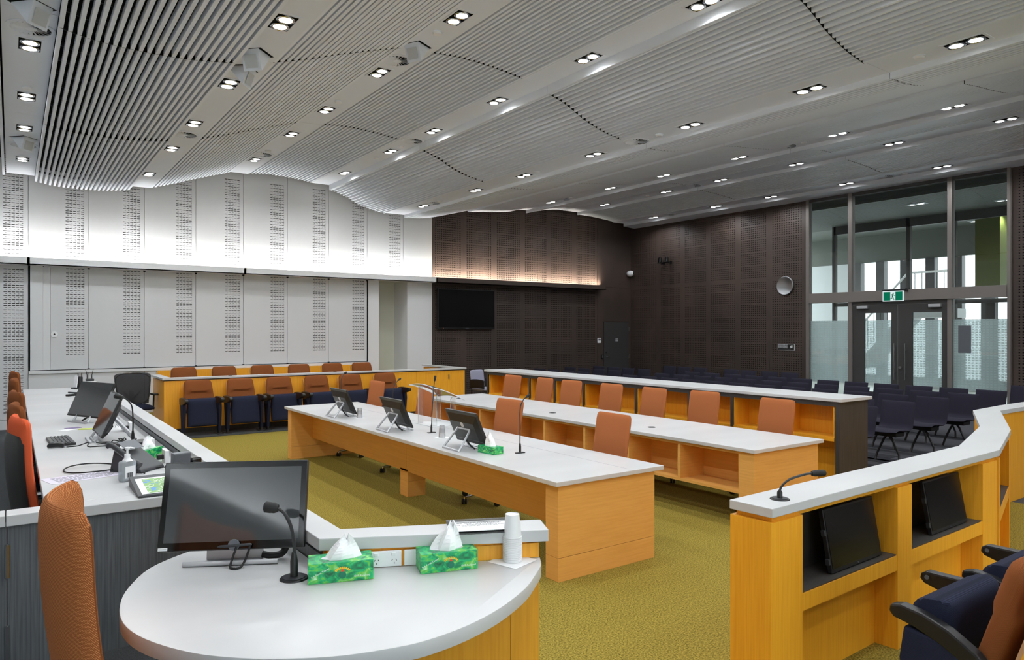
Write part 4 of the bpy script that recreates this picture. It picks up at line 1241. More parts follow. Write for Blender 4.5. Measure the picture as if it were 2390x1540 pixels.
# high-backed chair by the witness desk
hc = make_office_chair('office_chair', 'fabric_orange_stripe', back_h=0.70, back_z=0.42, curve=0.085, w_=0.50, lean=0.12, th=0.05, shoulder=0.035, dish=-0.02)
hf = rpad(0.50, 0.70, 0.05, 0.12, 0.085, 0.42, -0.23, 0.035, 0.0, -0.02)
for sd_ in (-1, 1):
    MB().tube([tuple(Vector(hf(sd_ * 0.965, -0.9 + 1.8 * k / 20)[0]) + Vector((sd_ * 0.004, 0.008, 0))) for k in range(21)], 0.004, 6).build('piping', 'fabric_rust', hc.children[0], smooth=True)
hc.location = (0.39, 2.22, PZ); hc.rotation_euler = (0, 0, -PI / 2 - 0.03)
tag(hc, 'high-backed striped orange chair in the foreground beside the witness desk', 'chair')
lc = make_office_chair('office_chair', 'fabric_rust', back_h=0.60, back_z=0.43, curve=0.06, w_=0.48, lean=0.12, th=0.06, shoulder=0.06, dish=-0.02); lcu = []
for k, y in enumerate((11.1, 9.45, 7.55, 6.25)):
    place(lc, lcu, (0.30, y, PZ), -PI / 2 + (0.1, 0.0, 0.12, 0.05)[k], 'brown-orange office chair along the clerks desk, %s from the far end' % ordinal(k), 'chairs along the clerks desk')
rc_ = make_office_chair('office_chair', 'fabric_red', back_h=0.64, back_z=0.42, curve=0.05, w_=0.46, lean=0.10, th=0.055, shoulder=0.06, shell='shell_black', dish=-0.02)
rc_.location = (0.30, 5.05, PZ); rc_.rotation_euler = (0, 0, -PI / 2 + 0.12)
tag(rc_, 'bright red-orange office chair with a black back shell at the clerks desk', 'chair')

# black mesh chair beside the jury box
mc = make_office_chair('office_chair', 'mesh_black', back_h=0.56, back_z=0.50, curve=0.05, w_=0.50, lean=0.12, th=0.02, shoulder=0.12, taper=-0.26, arms=True, seat_z=0.46)
mc.location = (1.83, 14.2, 0); mc.rotation_euler = (0, 0, PI + 0.15)
tag(mc, 'black mesh office chair with armrests left of the jury box', 'chair')
mc.children[0]['label'] = 'black mesh back'
bfn = rpad(0.50, 0.56, 0.02, 0.12, 0.05, 0.50, -0.23, 0.12, -0.26)
ring = []
for k in range(40):
    a = 2 * PI * k / 40
    u = max(-1, min(1, 1.2 * math.cos(a))); v = max(-1, min(1, 1.2 * math.sin(a)))
    ring.append(bfn(u * 0.97, v * 0.97)[0])
ring.append(ring[0])
MB().tube(ring, 0.013, 6, caps=False).build('back_frame', 'black_plastic', mc, smooth=True)
MB().tube([(0, -0.29, 0.44), (0, -0.30, 0.55), (-0.14, -0.285, 0.72)], 0.018, 6).tube([(0, -0.30, 0.55), (0.14, -0.285, 0.72)], 0.018, 6).box(-0.035, 0.035, -0.31, -0.28, 0.5, 0.72).build('back_spine', 'black_plastic', mc, smooth=True)

# ---- tip-up seats (jury and dock), facing local -y
def make_tipup(name='tip_up_seat', big=False):
    t = thing(name, 'x', 'seat')
    def back(u, v):
        h = 0.56; z = (v + 1) / 2 * h
        tp = 1 - 0.10 * max(0, v)
        vv = max(0.0, (v - 0.75) / 0.25)
        uu = u * (1 - (1 - math.sqrt(max(0, 1 - vv * vv))) * 0.28)
        y = 0.20 + 0.18 * (z / h) - 0.035 * uu * uu
        hd_ = 0.0
        if z > 0.34:
            hd_ = -0.035 * max(0.0, 1 - (uu * 1.0) ** 4)
        return (uu * 0.25 * tp, y + hd_, 0.38 + z), (0, -1, 0.3)
    bk = MB().pad(back, 0.085, 14, 22).build('backrest', 'fabric_rust', t, smooth=True, weld=True)
    MB().box(-0.22, 0.22, 0.0, 0.010, 0, 0.53, T(0, 0.262, 0.36) @ rotm(-0.31, 0, 0)).build('back_shell', 'wood_orange', bk)
    for s in (-1, 1):
        MB().box(s * 0.222 - 0.003, s * 0.222 + 0.003, -0.002, 0.012, 0, 0.53, T(0, 0.262, 0.36) @ rotm(-0.31, 0, 0)).build('shell_edge', 'ply_edge', bk)
    MB().pad((lambda u, v: ((u * 0.262, -0.02 + 0.05 * v, 0.45 + v * 0.26), (0, -1, -0.15))) if big else (lambda u, v: ((u * 0.245 * (1 - 0.08 * max(0, v)), -0.02 + 0.04 * v, 0.40 + v * 0.235), (0, -1, -0.15))), 0.20 if big else 0.13, 14, 18, round_=0.5 if big else 0.35).build('seat', 'fabric_navy', t, smooth=True, weld=True)
    for s in (-1, 1):
        x = s * 0.29
        # armrest: long slim block, knob at the front
        prof = [(-0.24, 0.59), (-0.26, 0.61), (-0.255, 0.635), (-0.23, 0.65), (0.10, 0.655), (0.24, 0.64), (0.26, 0.60), (0.24, 0.52), (0.0, 0.53), (-0.17, 0.57)]
        M = Matrix(((0, 0, 1, x - 0.028), (1, 0, 0, 0), (0, 1, 0, 0), (0, 0, 0, 1)))
        if big and s > 0:
            prof = [(-0.12, 0.625), (-0.115, 0.655), (-0.07, 0.668), (0.02, 0.655), (0.12, 0.62), (0.22, 0.56), (0.30, 0.48), (0.29, 0.43), (0.20, 0.49), (0.08, 0.555), (-0.02, 0.59), (-0.10, 0.605)]
        ar = MB().prism(prof, 0, 0.056, M).build('armrest', 'black_plastic', t, bevel=0.01)
        if not (big and s > 0):
          MB().cyl(0.011, 0, 0.003, 10, T(x - s * 0.028, -0.225, 0.622) @ rotm(0, -s * PI / 2, 0)).build('arm_screw', 'grey_plastic', ar)
        pr = [(-0.02, 0.06), (0.10, 0.06), (0.16, 0.40), (0.20, 0.56), (-0.06, 0.58), (-0.08, 0.44)]
        MB().prism(pr, 0, 0.05, Matrix(((0, 0, 1, x - 0.025), (1, 0, 0, 0), (0, 1, 0, 0), (0, 0, 0, 1)))).build('side_panel', 'fabric_navy', t, bevel=0.014)
        MB().box(x - 0.016, x + 0.016, -0.02, 0.09, 0.012, 0.07).box(x - 0.055, x + 0.055, -0.08, 0.12, 0, 0.014).build('foot', 'black_plastic', t, bevel=0.004)
    return t
ju = make_tipup(); juu = []
for k, x in enumerate((2.69, 3.41, 4.11, 4.83, 5.52, 6.28)):
    place(ju, juu, (x, 13.10, 0.02), 0, 'front-row tip-up jury seat with navy cushion, %s from the left' % ordinal(k), 'front row of jury seats')
for k, x in enumerate((2.75, 3.50, 4.25, 5.02, 5.76, 6.45)):
    place(ju, juu, (x, 14.68, 0.17), 0, 'back-row jury seat showing its brown top above the rail, %s from the left' % ordinal(k), 'back row of jury seats')
dsx = make_tipup(big=True); dsu = []
for k, (x, y) in enumerate(((3.42, 1.44), (4.14, 1.45))):
    place(dsx, dsu, (x, y, 0.0), PI, 'navy and orange tip-up seat behind the dock, %s one' % ('nearer' if k == 0 else 'farther'), 'seats behind the dock')

# ---- gallery chairs, facing local -x
def make_gallery(fab='fabric_gallery'):
    t = thing('gallery_chair', 'x', 'chair')
    def shell(u, v):
        s = (v + 1) / 2            # 0 front edge of seat, 1 top of back
        if s < 0.42:
            q = s / 0.42; x = -0.26 + 0.40 * q; z = 0.455 - 0.03 * q + 0.0 - 0.03 * max(0, 0.25 - q) / 0.25
            n = (0.05, 0, 1)
        elif s < 0.62:
            q = (s - 0.42) / 0.20; a = q * 1.38
            x = 0.14 + 0.09 * math.sin(a); z = 0.425 + 0.09 * (1 - math.cos(a)); n = (-math.sin(a), 0, math.cos(a))
        else:
            q = (s - 0.62) / 0.38
            x = 0.228 + 0.075 * q; z = 0.498 + 0.325 * q; n = (-1, 0, 0.2)
        y = u * 0.235
        return (x, y, z + 0.012 * u * u * (1 if s < 0.5 else 0)), n
    MB().pad(shell, 0.038, 8, 24).build('seat_shell', fab, t, smooth=True, weld=True)
    MB().box(-0.12, 0.12, -0.17, 0.17, 0.355, 0.41).build('under_frame', 'black_plastic', t, bevel=0.006)
    for x in (0.0,):
        for s in (-1, 1):
            MB().tube([(x, s * 0.01, 0.37), (x, s * 0.06, 0.30), (x, s * 0.15, 0.10), (x - 0.03, s * 0.165, 0.0)], 0.016, 7).build('leg', 'black_plastic', t, smooth=True)
    return t
ga = make_gallery(); gau = []
ROWW = ['front', 'second', 'third', 'fourth', 'fifth']
for ri, x in enumerate((9.36, 10.39, 11.42, 12.47, 13.52)):
    ks = {0: [0], 1: [0, 1], 2: range(16), 3: range(16), 4: range(16)}[ri]
    for k in ks:
        y = 5.08 + 0.585 * k if k < 12 else 13.12 + 0.58 * (k - 12)
        place(ga, gau, (x - 0.30, y, 0), 0, 'navy gallery chair in the %s row, %s from the glass-door end' % (ROWW[ri], ordinal(k)), 'navy gallery chairs')
for k, y in enumerate((9.95, 10.5, 11.1, 11.62, 12.64, 13.2, 13.72)):
    place(ga, gau, (14.86, y, 0), 0, 'navy gallery chair against the dark wall, %s from the glass-door end' % ordinal(k), 'navy gallery chairs')
place(ga, gau, (14.75, 5.10, 0), 0, 'navy gallery chair standing alone by the dark pillar right of the glass', 'navy gallery chairs')
# pair of armchairs by the jury gate, their lit look painted into the fabric
def make_side():
    t = thing('side_chair', 'x', 'chair')
    MB().pad(lambda u, v: ((u * 0.24, 0.0 + v * 0.22, 0.46), (0, 0, 1)), 0.07, 8, 8).build('seat', 'fabric_lit', t, smooth=True, weld=True)
    MB().pad(rpad(0.46, 0.40, 0.05, 0.15, 0.02, 0.50, -0.22, 0.08), 0.05, 10, 10).build('backrest', 'fabric_lit', t, smooth=True, weld=True)
    for s in (-1, 1):
        MB().pad(lambda u, v: ((s * 0.27 , v * 0.24, 0.58 + u * 0.10 + 0.02 * (1 - v * v)), (1, 0, 0)), 0.04, 8, 10).build('arm_panel', 'black_plastic', t, smooth=True, weld=True)
        for y in (-0.18, 0.18):
            MB().tube([(s * 0.25, y, 0.45), (s * 0.27, y * 1.1, 0.0)], 0.014, 6).build('leg', 'black_plastic', t)
    return t
sd = make_side(); sdu = []
for k, (x, y) in enumerate(((9.05, 13.9), (9.66, 13.75))):
    place(sd, sdu, (x, y, 0), PI + 0.25, 'armchair painted as brightly lit beside the jury gate, %s of two' % ('left' if k == 0 else 'right'), 'light-painted armchairs by the jury gate')

# ================================================================ SMALL THINGS
def mic(label, loc, pts, head_dir, base='disc', r=0.005, head=(0.012, 0.05)):
    t = thing('gooseneck_microphone', label, 'microphone', loc, 0, 'gooseneck microphones')
    if base == 'disc':
        MB().lathe([(0.0, 0.008), (0.020, 0.008), (0.045, 0.005), (0.048, 0.0)], 24).build('mic_base', 'black_plastic', t, smooth=True)
        MB().lathe([(0.030, 0.0065), (0.038, 0.0062), (0.038, 0.008), (0.030, 0.0085)], 24).build('base_ring', 'dark_plastic', t, smooth=True)
    else:
        MB().box(-0.045, 0.045, -0.02, 0.02, 0, 0.008).build('mic_base', 'black_plastic', t, bevel=0.003)
    MB().lathe([(r * 2.2, 0.0), (r * 2.2, 0.03 if base == 'disc' and pts[0][2] < 0.05 else 0.055), (r * 1.3, 0.04 if pts[0][2] < 0.05 else 0.085)], 12, T(0, 0, 0.005)).build('mic_socket', 'black_plastic', t, smooth=True)
    P = cr([tuple(p) for p in pts], 5)
    MB().tube(P, r, 8).build('gooseneck', 'black_plastic', t, smooth=True)
    e = Vector(pts[-1]); d = Vector(head_dir).normalized()
    q = Vector((0, 0, 1)).rotation_difference(d).to_matrix().to_4x4()
    hr_, hl = head
    MB().lathe([(0, 0), (hr_ * 0.7, 0.0), (hr_, hl * 0.25), (hr_, hl * 0.45), (hr_ * 1.05, hl * 0.5), (hr_ * 1.05, hl * 0.9), (hr_ * 0.75, hl), (0, hl)], 14, Matrix.Translation(e) @ q).build('mic_head', 'black_rubber', t, smooth=True)
    return t
mic('short gooseneck microphone in front of the near monitor on the witness desk', (0.789, 2.406, 0.99), [(0, 0, 0.07), (0.0, 0.0, 0.12), (-0.008, 0.005, 0.175), (-0.026, 0.018, 0.222), (-0.044, 0.032, 0.240)], (-0.80, 0.55, 0.12), r=0.006, head=(0.018, 0.048))
mic('black gooseneck microphone bent over the white capping of the right bench', (3.115, 2.10, 1.0), [(0, 0, 0.03), (0.008, -0.003, 0.06), (0.045, -0.022, 0.095), (0.12, -0.058, 0.118), (0.155, -0.075, 0.122)], (0.9, -0.43, 0.0), r=0.006, head=(0.016, 0.075))
mic('gooseneck microphone nearest the right end of the monitor table', (3.71, 5.12, 0.74), [(0, 0, 0.06), (0.0, 0.0, 0.25), (0.01, 0.01, 0.40), (0.05, 0.02, 0.47), (0.09, 0.03, 0.49)], (0.85, 0.2, 0.45), 'bar', 0.005, (0.011, 0.05))
mic('gooseneck microphone in the middle of the monitor table by the clear lectern', (3.667, 6.675, 0.74), [(0, 0, 0.06), (0.01, 0.0, 0.25), (0.03, 0.01, 0.45), (0.045, 0.015, 0.55)], (0.2, 0.0, 1.0), 'bar', 0.005, (0.012, 0.06))
mic('gooseneck microphone behind the middle monitor on the monitor table', (3.85, 8.0, 0.74), [(0, 0, 0.06), (0.0, 0.0, 0.25), (0.03, 0.02, 0.40), (0.10, 0.05, 0.47)], (0.85, 0.3, 0.45), 'bar', 0.005, (0.012, 0.05))
mic('gooseneck microphone behind the far monitor on the monitor table', (3.80, 9.55, 0.74), [(0, 0, 0.06), (0.0, 0.0, 0.25), (0.01, 0.02, 0.40), (0.08, 0.08, 0.48)], (0.85, 0.4, 0.3), 'bar', 0.005, (0.012, 0.05))
mic('gooseneck microphone among the cables on the clerks desk', (0.74, 5.95, 1.0), [(0, 0, 0.06), (0.0, 0.0, 0.20), (-0.01, 0.0, 0.28), (-0.05, -0.02, 0.33), (-0.08, -0.03, 0.345)], (-0.9, -0.3, 0.25), 'bar', 0.005, (0.016, 0.05))

# ---- monitors on silver easel stands; screen faces local +y
def make_monitor(W=0.55, H=0.335, tilt=0.42):
    t = thing('desk_monitor', 'x', 'monitor')
    Mt = T(0, 0.075, 0.05) @ rotm(tilt, 0, 0)       # hinge the panel at its lower edge, lean back towards -y
    c = MB().box(-W / 2, W / 2, -0.018, 0.0, 0, H, Mt).build('monitor_case', 'black_plastic', t, bevel=0.005)
    MB().add([(-W / 2 + .02, -0.018, 0.03), (W / 2 - .02, -0.018, 0.03), (W / 2 - .02, -0.018, H - .03), (-W / 2 + .02, -0.018, H - .03),
              (-W / 2 + .07, -0.045, 0.06), (W / 2 - .07, -0.045, 0.06), (W / 2 - .07, -0.045, H - .10), (-W / 2 + .07, -0.045, H - .10)],
             [(0, 1, 5, 4), (1, 2, 6, 5), (2, 3, 7, 6), (3, 0, 4, 7), (4, 5, 6, 7)], Mt).build('monitor_back', 'black_plastic', c, bevel=0.004)
    MB().box(-W / 2 + 0.012, W / 2 - 0.012, 0.0, 0.002, 0.014, H - 0.012, Mt).build('screen', 'screen_reflection_grey', t)
    MB().lathe([(0.022, 0), (0.027, 0), (0.027, 0.002), (0.022, 0.002)], 20, Mt @ T(0, -0.0445, H * 0.62) @ rotm(PI / 2, 0, 0)).build('logo_ring', 'label_silver', c)
    text('logo_text', 'DELL', 0.017, 'label_silver', c, Mt @ T(0, -0.046, H * 0.62) @ rotm(PI / 2, 0, 0) @ T(0, 0, 0))
    # stand: slanted open frame behind and a foot plate in front
    def frame(name, a, b, wd0, wd1, th):
        a = Vector(a); b = Vector(b)
        m = MB()
        m.tube([(-wd0, a.y, a.z), (-wd1, b.y, b.z), (wd1, b.y, b.z), (wd0, a.y, a.z), (-wd0, a.y, a.z)], th, 5, caps=False)
        return m.build(name, 'silver', t)
    frame('stand_leg', (0, -0.17, 0.008), (0, -0.03, 0.185), 0.145, 0.105, 0.0125)
    frame('stand_leg', (0, 0.10, 0.008), (0, -0.025, 0.185), 0.12, 0.10, 0.011)
    MB().box(-0.13, 0.13, 0.05, 0.13, 0, 0.006).box(-0.15, 0.15, 0.12, 0.135, 0, 0.014).build('stand_foot', 'silver', t, bevel=0.002)
    MB().tube([(0.05, -0.03, 0.13), (0.06, -0.04, 0.09), (0.07, 0.0, 0.03), (0.10, 0.03, 0.004)], 0.008, 6).build('monitor_cable', 'black_rubber', t, smooth=True)
    return t
mo = make_monitor(); mou = []
for k, y in enumerate((8.62, 7.10, 5.62)):
    place(mo, mou, (3.46, y, 0.74), -PI / 2, 'black monitor on a silver easel stand seen from behind, %s' % ('the far one', 'the middle one', 'nearest one by the tissue box')[k], 'monitors on the front table')
place(mo, mou, (0.60, 7.55, 1.0), PI / 2 + 0.42, 'tilted monitor with pale reflection painted into its screen farther along the clerks desk')
place(mo, mou, (0.60, 6.22, 1.0), PI / 2 + 0.02, 'nearer monitor on the clerks desk seen nearly edge-on')

# near monitor on the witness desk
nm = thing('touch_monitor', 'large glossy black monitor with a stylus on the witness desk', 'monitor', (0.648, 2.676, 0.99))
# built facing local -y; panel 0.56 x 0.335 tilted back
NT = T(0, 0.0, 0.055) @ rotm(-0.30, 0, 0)
W, H = 0.514, 0.318
c = MB().box(-W / 2, W / 2, 0.0, 0.035, 0, H, NT).build('monitor_case', 'black_plastic', nm, bevel=0.006)
MB().box(-W / 2 + 0.004, W / 2 - 0.004, -0.002, 0.0, 0.004, H - 0.004, NT).build('monitor_bezel', 'glossy_black', nm)
MB().box(-W / 2 + 0.022, W / 2 - 0.022, -0.0035, -0.002, 0.03, H - 0.024, NT).build('screen', 'screen_reflection_grey', nm)
MB().box(-W / 2 + 0.006, -W / 2 + 0.038, -0.004, -0.002, 0.004, 0.014, NT).build('asset_label', 'sign_white', nm)
bars('asset_text', 1, 0.026, 0.006, 'print_grey', nm, NT @ T(-W / 2 + 0.022, -0.0045, 0.009) @ rotm(PI / 2, 0, 0), 7)
MB().box(-0.10, 0.10, 0.0, 0.012, 0, 0.12, T(0, 0.05, 0.002) @ rotm(-0.15, 0, 0)).build('stand_plate', 'silver', nm, bevel=0.002)
MB().tube([(-0.165, -0.005, 0.010), (0.165, -0.005, 0.010)], 0.009, 10).build('stand_foot', 'silver', nm, smooth=True)
MB().box(-0.10, 0.10, -0.005, 0.07, 0.001, 0.008).build('stand_base', 'silver', nm)
sty = MB().tube([(-0.045, -0.012, 0.070), (-0.035, -0.012, 0.071), (0.07, -0.012, 0.076), (0.075, -0.012, 0.076)], [0.001, 0.005, 0.005, 0.003], 8).build('stylus', 'dark_plastic', nm, smooth=True)
MB().lathe([(0.012, 0), (0.02, 0), (0.02, 0.008), (0.012, 0.008)], 18, T(0.012, -0.004, 0.075) @ rotm(PI / 2, 0, 0)).build('stylus_clip', 'grey_plastic', nm, smooth=True)
MB().tube(cr([(0.022, -0.012, 0.068), (0.012, -0.022, 0.035), (0.006, -0.035, 0.006), (0.02, -0.055, 0.005), (0.042, -0.05, 0.005), (0.054, -0.03, 0.02), (0.064, -0.016, 0.05), (0.07, -0.012, 0.074)], 4), 0.0042, 7).build('stylus_cord', 'black_rubber', nm, smooth=True)
MB().tube(cr([(0.10, 0.05, 0.02), (0.14, 0.045, 0.015), (0.175, 0.055, 0.025), (0.185, 0.065, 0.07)], 4), 0.013, 8).build('cable_bundle', 'black_rubber', nm, smooth=True)
nm.rotation_euler = (0, 0, -0.49)

# dock monitors (black, leaning in the cubbies), facing -y
def dock_mon(x, y, z, rz, label):
    t = thing('dock_monitor', label, 'monitor', (x, y, z), rz, 'black monitors in the dock cubbies')
    M = rotm(-0.17, 0, 0)
    MB().box(-0.27, 0.27, 0.0, 0.025, 0.004, 0.335, M).build('monitor_case', 'black_plastic', t, bevel=0.005)
    MB().box(-0.258, 0.258, -0.002, 0.0, 0.025, 0.323, M).build('screen', 'screen_matt', t)
    MB().box(-0.285, -0.27, 0.0, 0.02, 0.05, 0.08, M).box(-0.285, -0.27, 0.0, 0.02, 0.2, 0.23, M).build('monitor_bracket', 'dark_plastic', t)
    MB().lathe([(0, 0), (0.005, 0), (0.005, 0.001), (0, 0.001)], 8, M @ T(0, -0.0025, 0.014) @ rotm(PI / 2, 0, 0)).build('power_badge', 'grey_plastic', t)
    return t
dock_mon(3.80, 2.075, 0.55, 0.028, 'black monitor leaning in the nearest cubby of the right bench')
dock_mon(4.98, 2.105, 0.55, 0.028, 'black monitor leaning in the second cubby of the right bench')
dock_mon(6.17, 2.30, 0.55, 0.29, 'black monitor leaning in the angled third cubby of the right bench')

# ---- tissue boxes
def tissue_box(label, loc, rz, L=0.215, D=0.105, Hh=0.068, tall=0.07, words=True):
    t = thing('tissue_box', label, 'tissue box', loc, rz, 'green tissue boxes')
    c = MB().box(-L / 2, L / 2, -D / 2, D / 2, 0, Hh).build('carton', 'leaf_print', t, bevel=0.002)
    op = MB()
    op.prism([(L * 0.3 * math.cos(2 * PI * k / 20), D * 0.26 * math.sin(2 * PI * k / 20)) for k in range(20)], Hh, Hh + 0.001)
    op.build('opening', 'label_silver', t)
    # crumpled tissue: folded sheet rising to a peak
    n = 12; vs = []; fs = []
    rr = random.Random(len(label))
    ph = rr.random() * 6
    for j in range(8):
        v = j / 7
        for i in range(n + 1):
            a = 2 * PI * i / n
            rad = (1 - v) ** 0.8 * (1 + 0.30 * math.sin(3 * a + ph)) + 0.12 * v
            vs.append((L * 0.26 * rad * math.cos(a) + 0.02 * v, D * 0.30 * rad * math.sin(a) + 0.006 * math.sin(5 * v + a * 2), Hh + tall * (v ** 0.9) * (1 + 0.18 * math.sin(2 * a + ph) * v)))
    for j in range(7):
        for i in range(n):
            a = j * (n + 1) + i
            fs.append((a, a + 1, a + n + 2, a + n + 1))
    MB().add(vs, fs).build('tissue_sheet', 'tissue', t, smooth=False)
    if words:
        FR = T(0, -D / 2 - 0.0012, 0) @ rotm(PI / 2, 0, 0)
        MB().lathe([(0, 0), (0.012, 0), (0.012, 0.0008), (0, 0.0008)], 18, FR @ T(0.005, 0.024, 0)).build('emblem_ball', 'sign_green', c)
        MB().add([(-0.007, 0, 0), (0.007, 0, 0), (0, 0.012, 0)], [(0, 1, 2)], FR @ T(0.005, 0.036, 0.0005)).build('emblem_flame', 'print_red', c)
        el = MB()
        for k in range(9):
            a = PI / 2 + 1.0 - 2.0 * k / 8
            el.box(-0.0022, 0.0022, -0.0036, 0.0036, 0, 0.0003, FR @ T(0.005 + 0.026 * math.cos(a), 0.028 + 0.021 * math.sin(a), 0.0004) @ rotm(0, 0, a - PI / 2))
        el.build('emblem_lettering', 'print_yellow', c, kind='stuff')
        text('box_text', 'Soft Facial Tissues', 0.009, 'sign_white', c, FR @ T(-0.068, 0.036, 0.0004) @ rotm(0, 0, 0.45), extrude=0.0001)
        text('box_text', '100% Recycled', 0.009, 'sign_white', c, FR @ T(0.068, 0.017, 0.0004), extrude=0.0001)
    return t
tissue_box('green tissue box nearest the microphone on the witness desk', (0.925, 2.33, 0.99), -0.34)
tissue_box('green tissue box with a tall pulled tissue beside the wall sockets', (1.275, 2.21, 0.99), -0.31, L=0.205, tall=0.085)
tissue_box('small green tissue box by the nearest easel monitor', (3.50, 5.28, 0.74), PI / 2 + 0.15, L=0.22, D=0.11, Hh=0.065, tall=0.11, words=False)
tissue_box('green tissue box half hidden behind the desk phone', (0.72, 5.15, 1.0), 0.9, words=False)

# ---- sockets on the witness upstand
def wallplate(u, label, kind):
    p = wst(u, -0.002)
    t = thing('power_outlet', label, 'outlet', (p[0], p[1], 1.012), math.atan2(hd.y, hd.x))
    MB().box(-0.058, 0.058, -0.010, 0.0, -0.020, 0.036).build('outlet_plate', 'white_gloss', t, bevel=0.003)
    if kind:
        for s in (-0.03, 0.032):
            for (x, z, a) in ((-0.007, 0.004, 0.5), (0.007, 0.004, -0.5), (0, -0.007, 0)):
                MB().box(-0.0011, 0.0011, -0.0108, -0.0095, -0.0035, 0.0035, T(s + x, 0, z) @ rotm(0, a, 0)).build('outlet_slot', 'black_plastic', t)
        for s in (-0.032, 0.030):
            MB().box(s - 0.008, s + 0.008, -0.014, -0.009, 0.019, 0.030).build('outlet_switch', 'white_plastic', t, bevel=0.002)
    else:
        MB().box(-0.007, 0.007, -0.0108, -0.0095, -0.006, -0.001).build('outlet_port', 'black_plastic', t)
        bars('port_text', 1, 0.024, 0.005, 'print_grey', t, T(0, -0.0105, 0.006) @ rotm(PI / 2, 0, 0), 8)
wallplate(0.215, 'white double power outlet between the two near tissue boxes', True)
wallplate(0.340, 'white data outlet plate beside the double power outlet', False)

# ---- affirmation card in a clear holder
afp = wst(LW * 0.72, 0.045)
af = thing('affirmation_card', 'printed affirmation card in a clear holder on the witness ledge', 'card', (afp[0], afp[1], 1.10), math.atan2(hd.y, hd.x))
MB().box(-0.105, 0.105, -0.078, 0.062, 0.010, 0.012).build('card_sheet', 'paper', af)
MB().add([(-0.12, -0.085, 0.0), (0.12, -0.085, 0.0), (0.12, 0.07, 0.014), (-0.12, 0.07, 0.014), (-0.12, -0.085, 0.002), (0.12, -0.085, 0.002), (0.12, 0.07, 0.016), (-0.12, 0.07, 0.016)], [(0, 3, 2, 1), (4, 5, 6, 7), (0, 1, 5, 4), (1, 2, 6, 5), (2, 3, 7, 6), (3, 0, 4, 7)]).build('card_holder', 'acrylic', af)
text('card_text', 'I SOLEMNLY AND SINCERELY DECLARE\nAND AFFIRM THAT THE EVIDENCE I\nSHALL GIVE WILL BE\nTHE TRUTH, THE WHOLE TRUTH AND\nNOTHING BUT THE TRUTH', 0.0105, 'print_black', af, T(0, 0.005, 0.0125), extrude=0.0001, space=1.1)

# ---- stack of paper cups, upside down, on a paper napkin
np_ = MB().box(-0.065, 0.065, -0.065, 0.065, 0, 0.001).build('paper_napkin', 'paper'); np_.location = (1.505, 2.125, 0.9905); np_.rotation_euler = (0, 0, 0.3)
tag(np_, 'white paper napkin under the stack of paper cups', 'napkin')
cupm = MB().lathe([(0.0335, 0), (0.036, 0.001), (0.036, 0.004), (0.0335, 0.005), (0.0255, 0.085), (0.0245, 0.085), (0.0245, 0.082), (0.0, 0.082)], 24)
cup0 = cupm.build('paper_cup', 'white_plastic', smooth=True)
NC = 15
for k in range(NC):
    o = cup0 if k == 0 else bpy.data.objects.new('paper_cup', cup0.data)
    if k:
        col.objects.link(o)
    o.location = (1.505, 2.125, 0.992 + 0.0062 * k)
    tag(o, 'white paper cup upside down in the stack on the witness desk, %s from the %s' % ((ordinal(k), 'bottom') if k < 8 else (ordinal(NC - 1 - k), 'top')), 'cup', 'stacked white paper cups')

# ---- clear plastic cups on the monitor table
ccm = MB().lathe([(0.030, 0.0), (0.036, 0.09), (0.034, 0.09), (0.028, 0.003), (0, 0.003)], 20)
for k, (x, y) in enumerate(((3.553, 8.32), (3.60, 6.33))):
    t = thing('plastic_cup', 'upturned clear plastic cups %s' % ('right of the far easel monitor', 'in front of the clear lectern')[k], 'cup', (x, y, 0.74), 0, 'clear plastic cups')
    MB().add(ccm.v, ccm.f, T(0, 0, 0.09) @ rotm(PI, 0, 0)).build('cup_wall', 'clear_cup', t, smooth=True)
    MB().add(ccm.v, ccm.f, T(0, 0, 0.125) @ rotm(PI, 0, 0) @ Matrix.Scale(0.86, 4)).build('inner_cup', 'clear_cup', t, smooth=True)
    MB().box(-0.06, 0.06, -0.06, 0.06, 0, 0.001).build('cup_napkin', 'paper', t)

# ---- clear acrylic lectern on the monitor table
al = thing('acrylic_lectern', 'clear acrylic table lectern on the monitor table', 'lectern', (4.05, 7.25, 0.74))
def sheet(u, v, dz=0.0):
    x = -0.20 + 0.40 * u; y = -0.30 + 0.60 * v
    return (x, y, 0.475 - 0.155 * u ** 1.4 - 0.03 * (2 * v - 1) ** 2 + dz)
vs = []; fs = []
for dz in (0, 0.006):
    for j in range(13):
        for i in range(7):
            vs.append(sheet(i / 6, j / 12, dz))
for d_ in range(2):
    for j in range(12):
        for i in range(6):
            a = d_ * 91 + j * 7 + i
            fs.append((a, a + 1, a + 8, a + 7))
MB().add(vs, fs).build('reading_sheet', 'acrylic', al, smooth=True)
edge = [sheet(i / 10, 0, 0.003) for i in range(11)] + [sheet(1, j / 12, 0.003) for j in range(13)] + [sheet(1 - i / 10, 1, 0.003) for i in range(11)] + [sheet(0, 1 - j / 12, 0.003) for j in range(13)]
MB().tube(edge, 0.0045, 5, caps=False).build('sheet_edge', 'acrylic_edge', al)
for (x, y, zt) in ((-0.12, -0.17, 0.44), (-0.12, 0.17, 0.44), (0.12, -0.17, 0.33), (0.12, 0.17, 0.33)):
    p_ = MB().box(x - 0.03, x + 0.03, y - 0.003, y + 0.003, 0.006, zt).build('upright', 'acrylic', al)
    MB().tube([(x - 0.03, y, 0.006), (x - 0.03, y, zt - 0.03), (x + 0.0, y, zt)], 0.003, 5).build('upright_edge', 'acrylic_edge', p_)
MB().box(-0.17, 0.17, -0.22, 0.22, 0, 0.008).build('base_sheet', 'acrylic_edge', al)

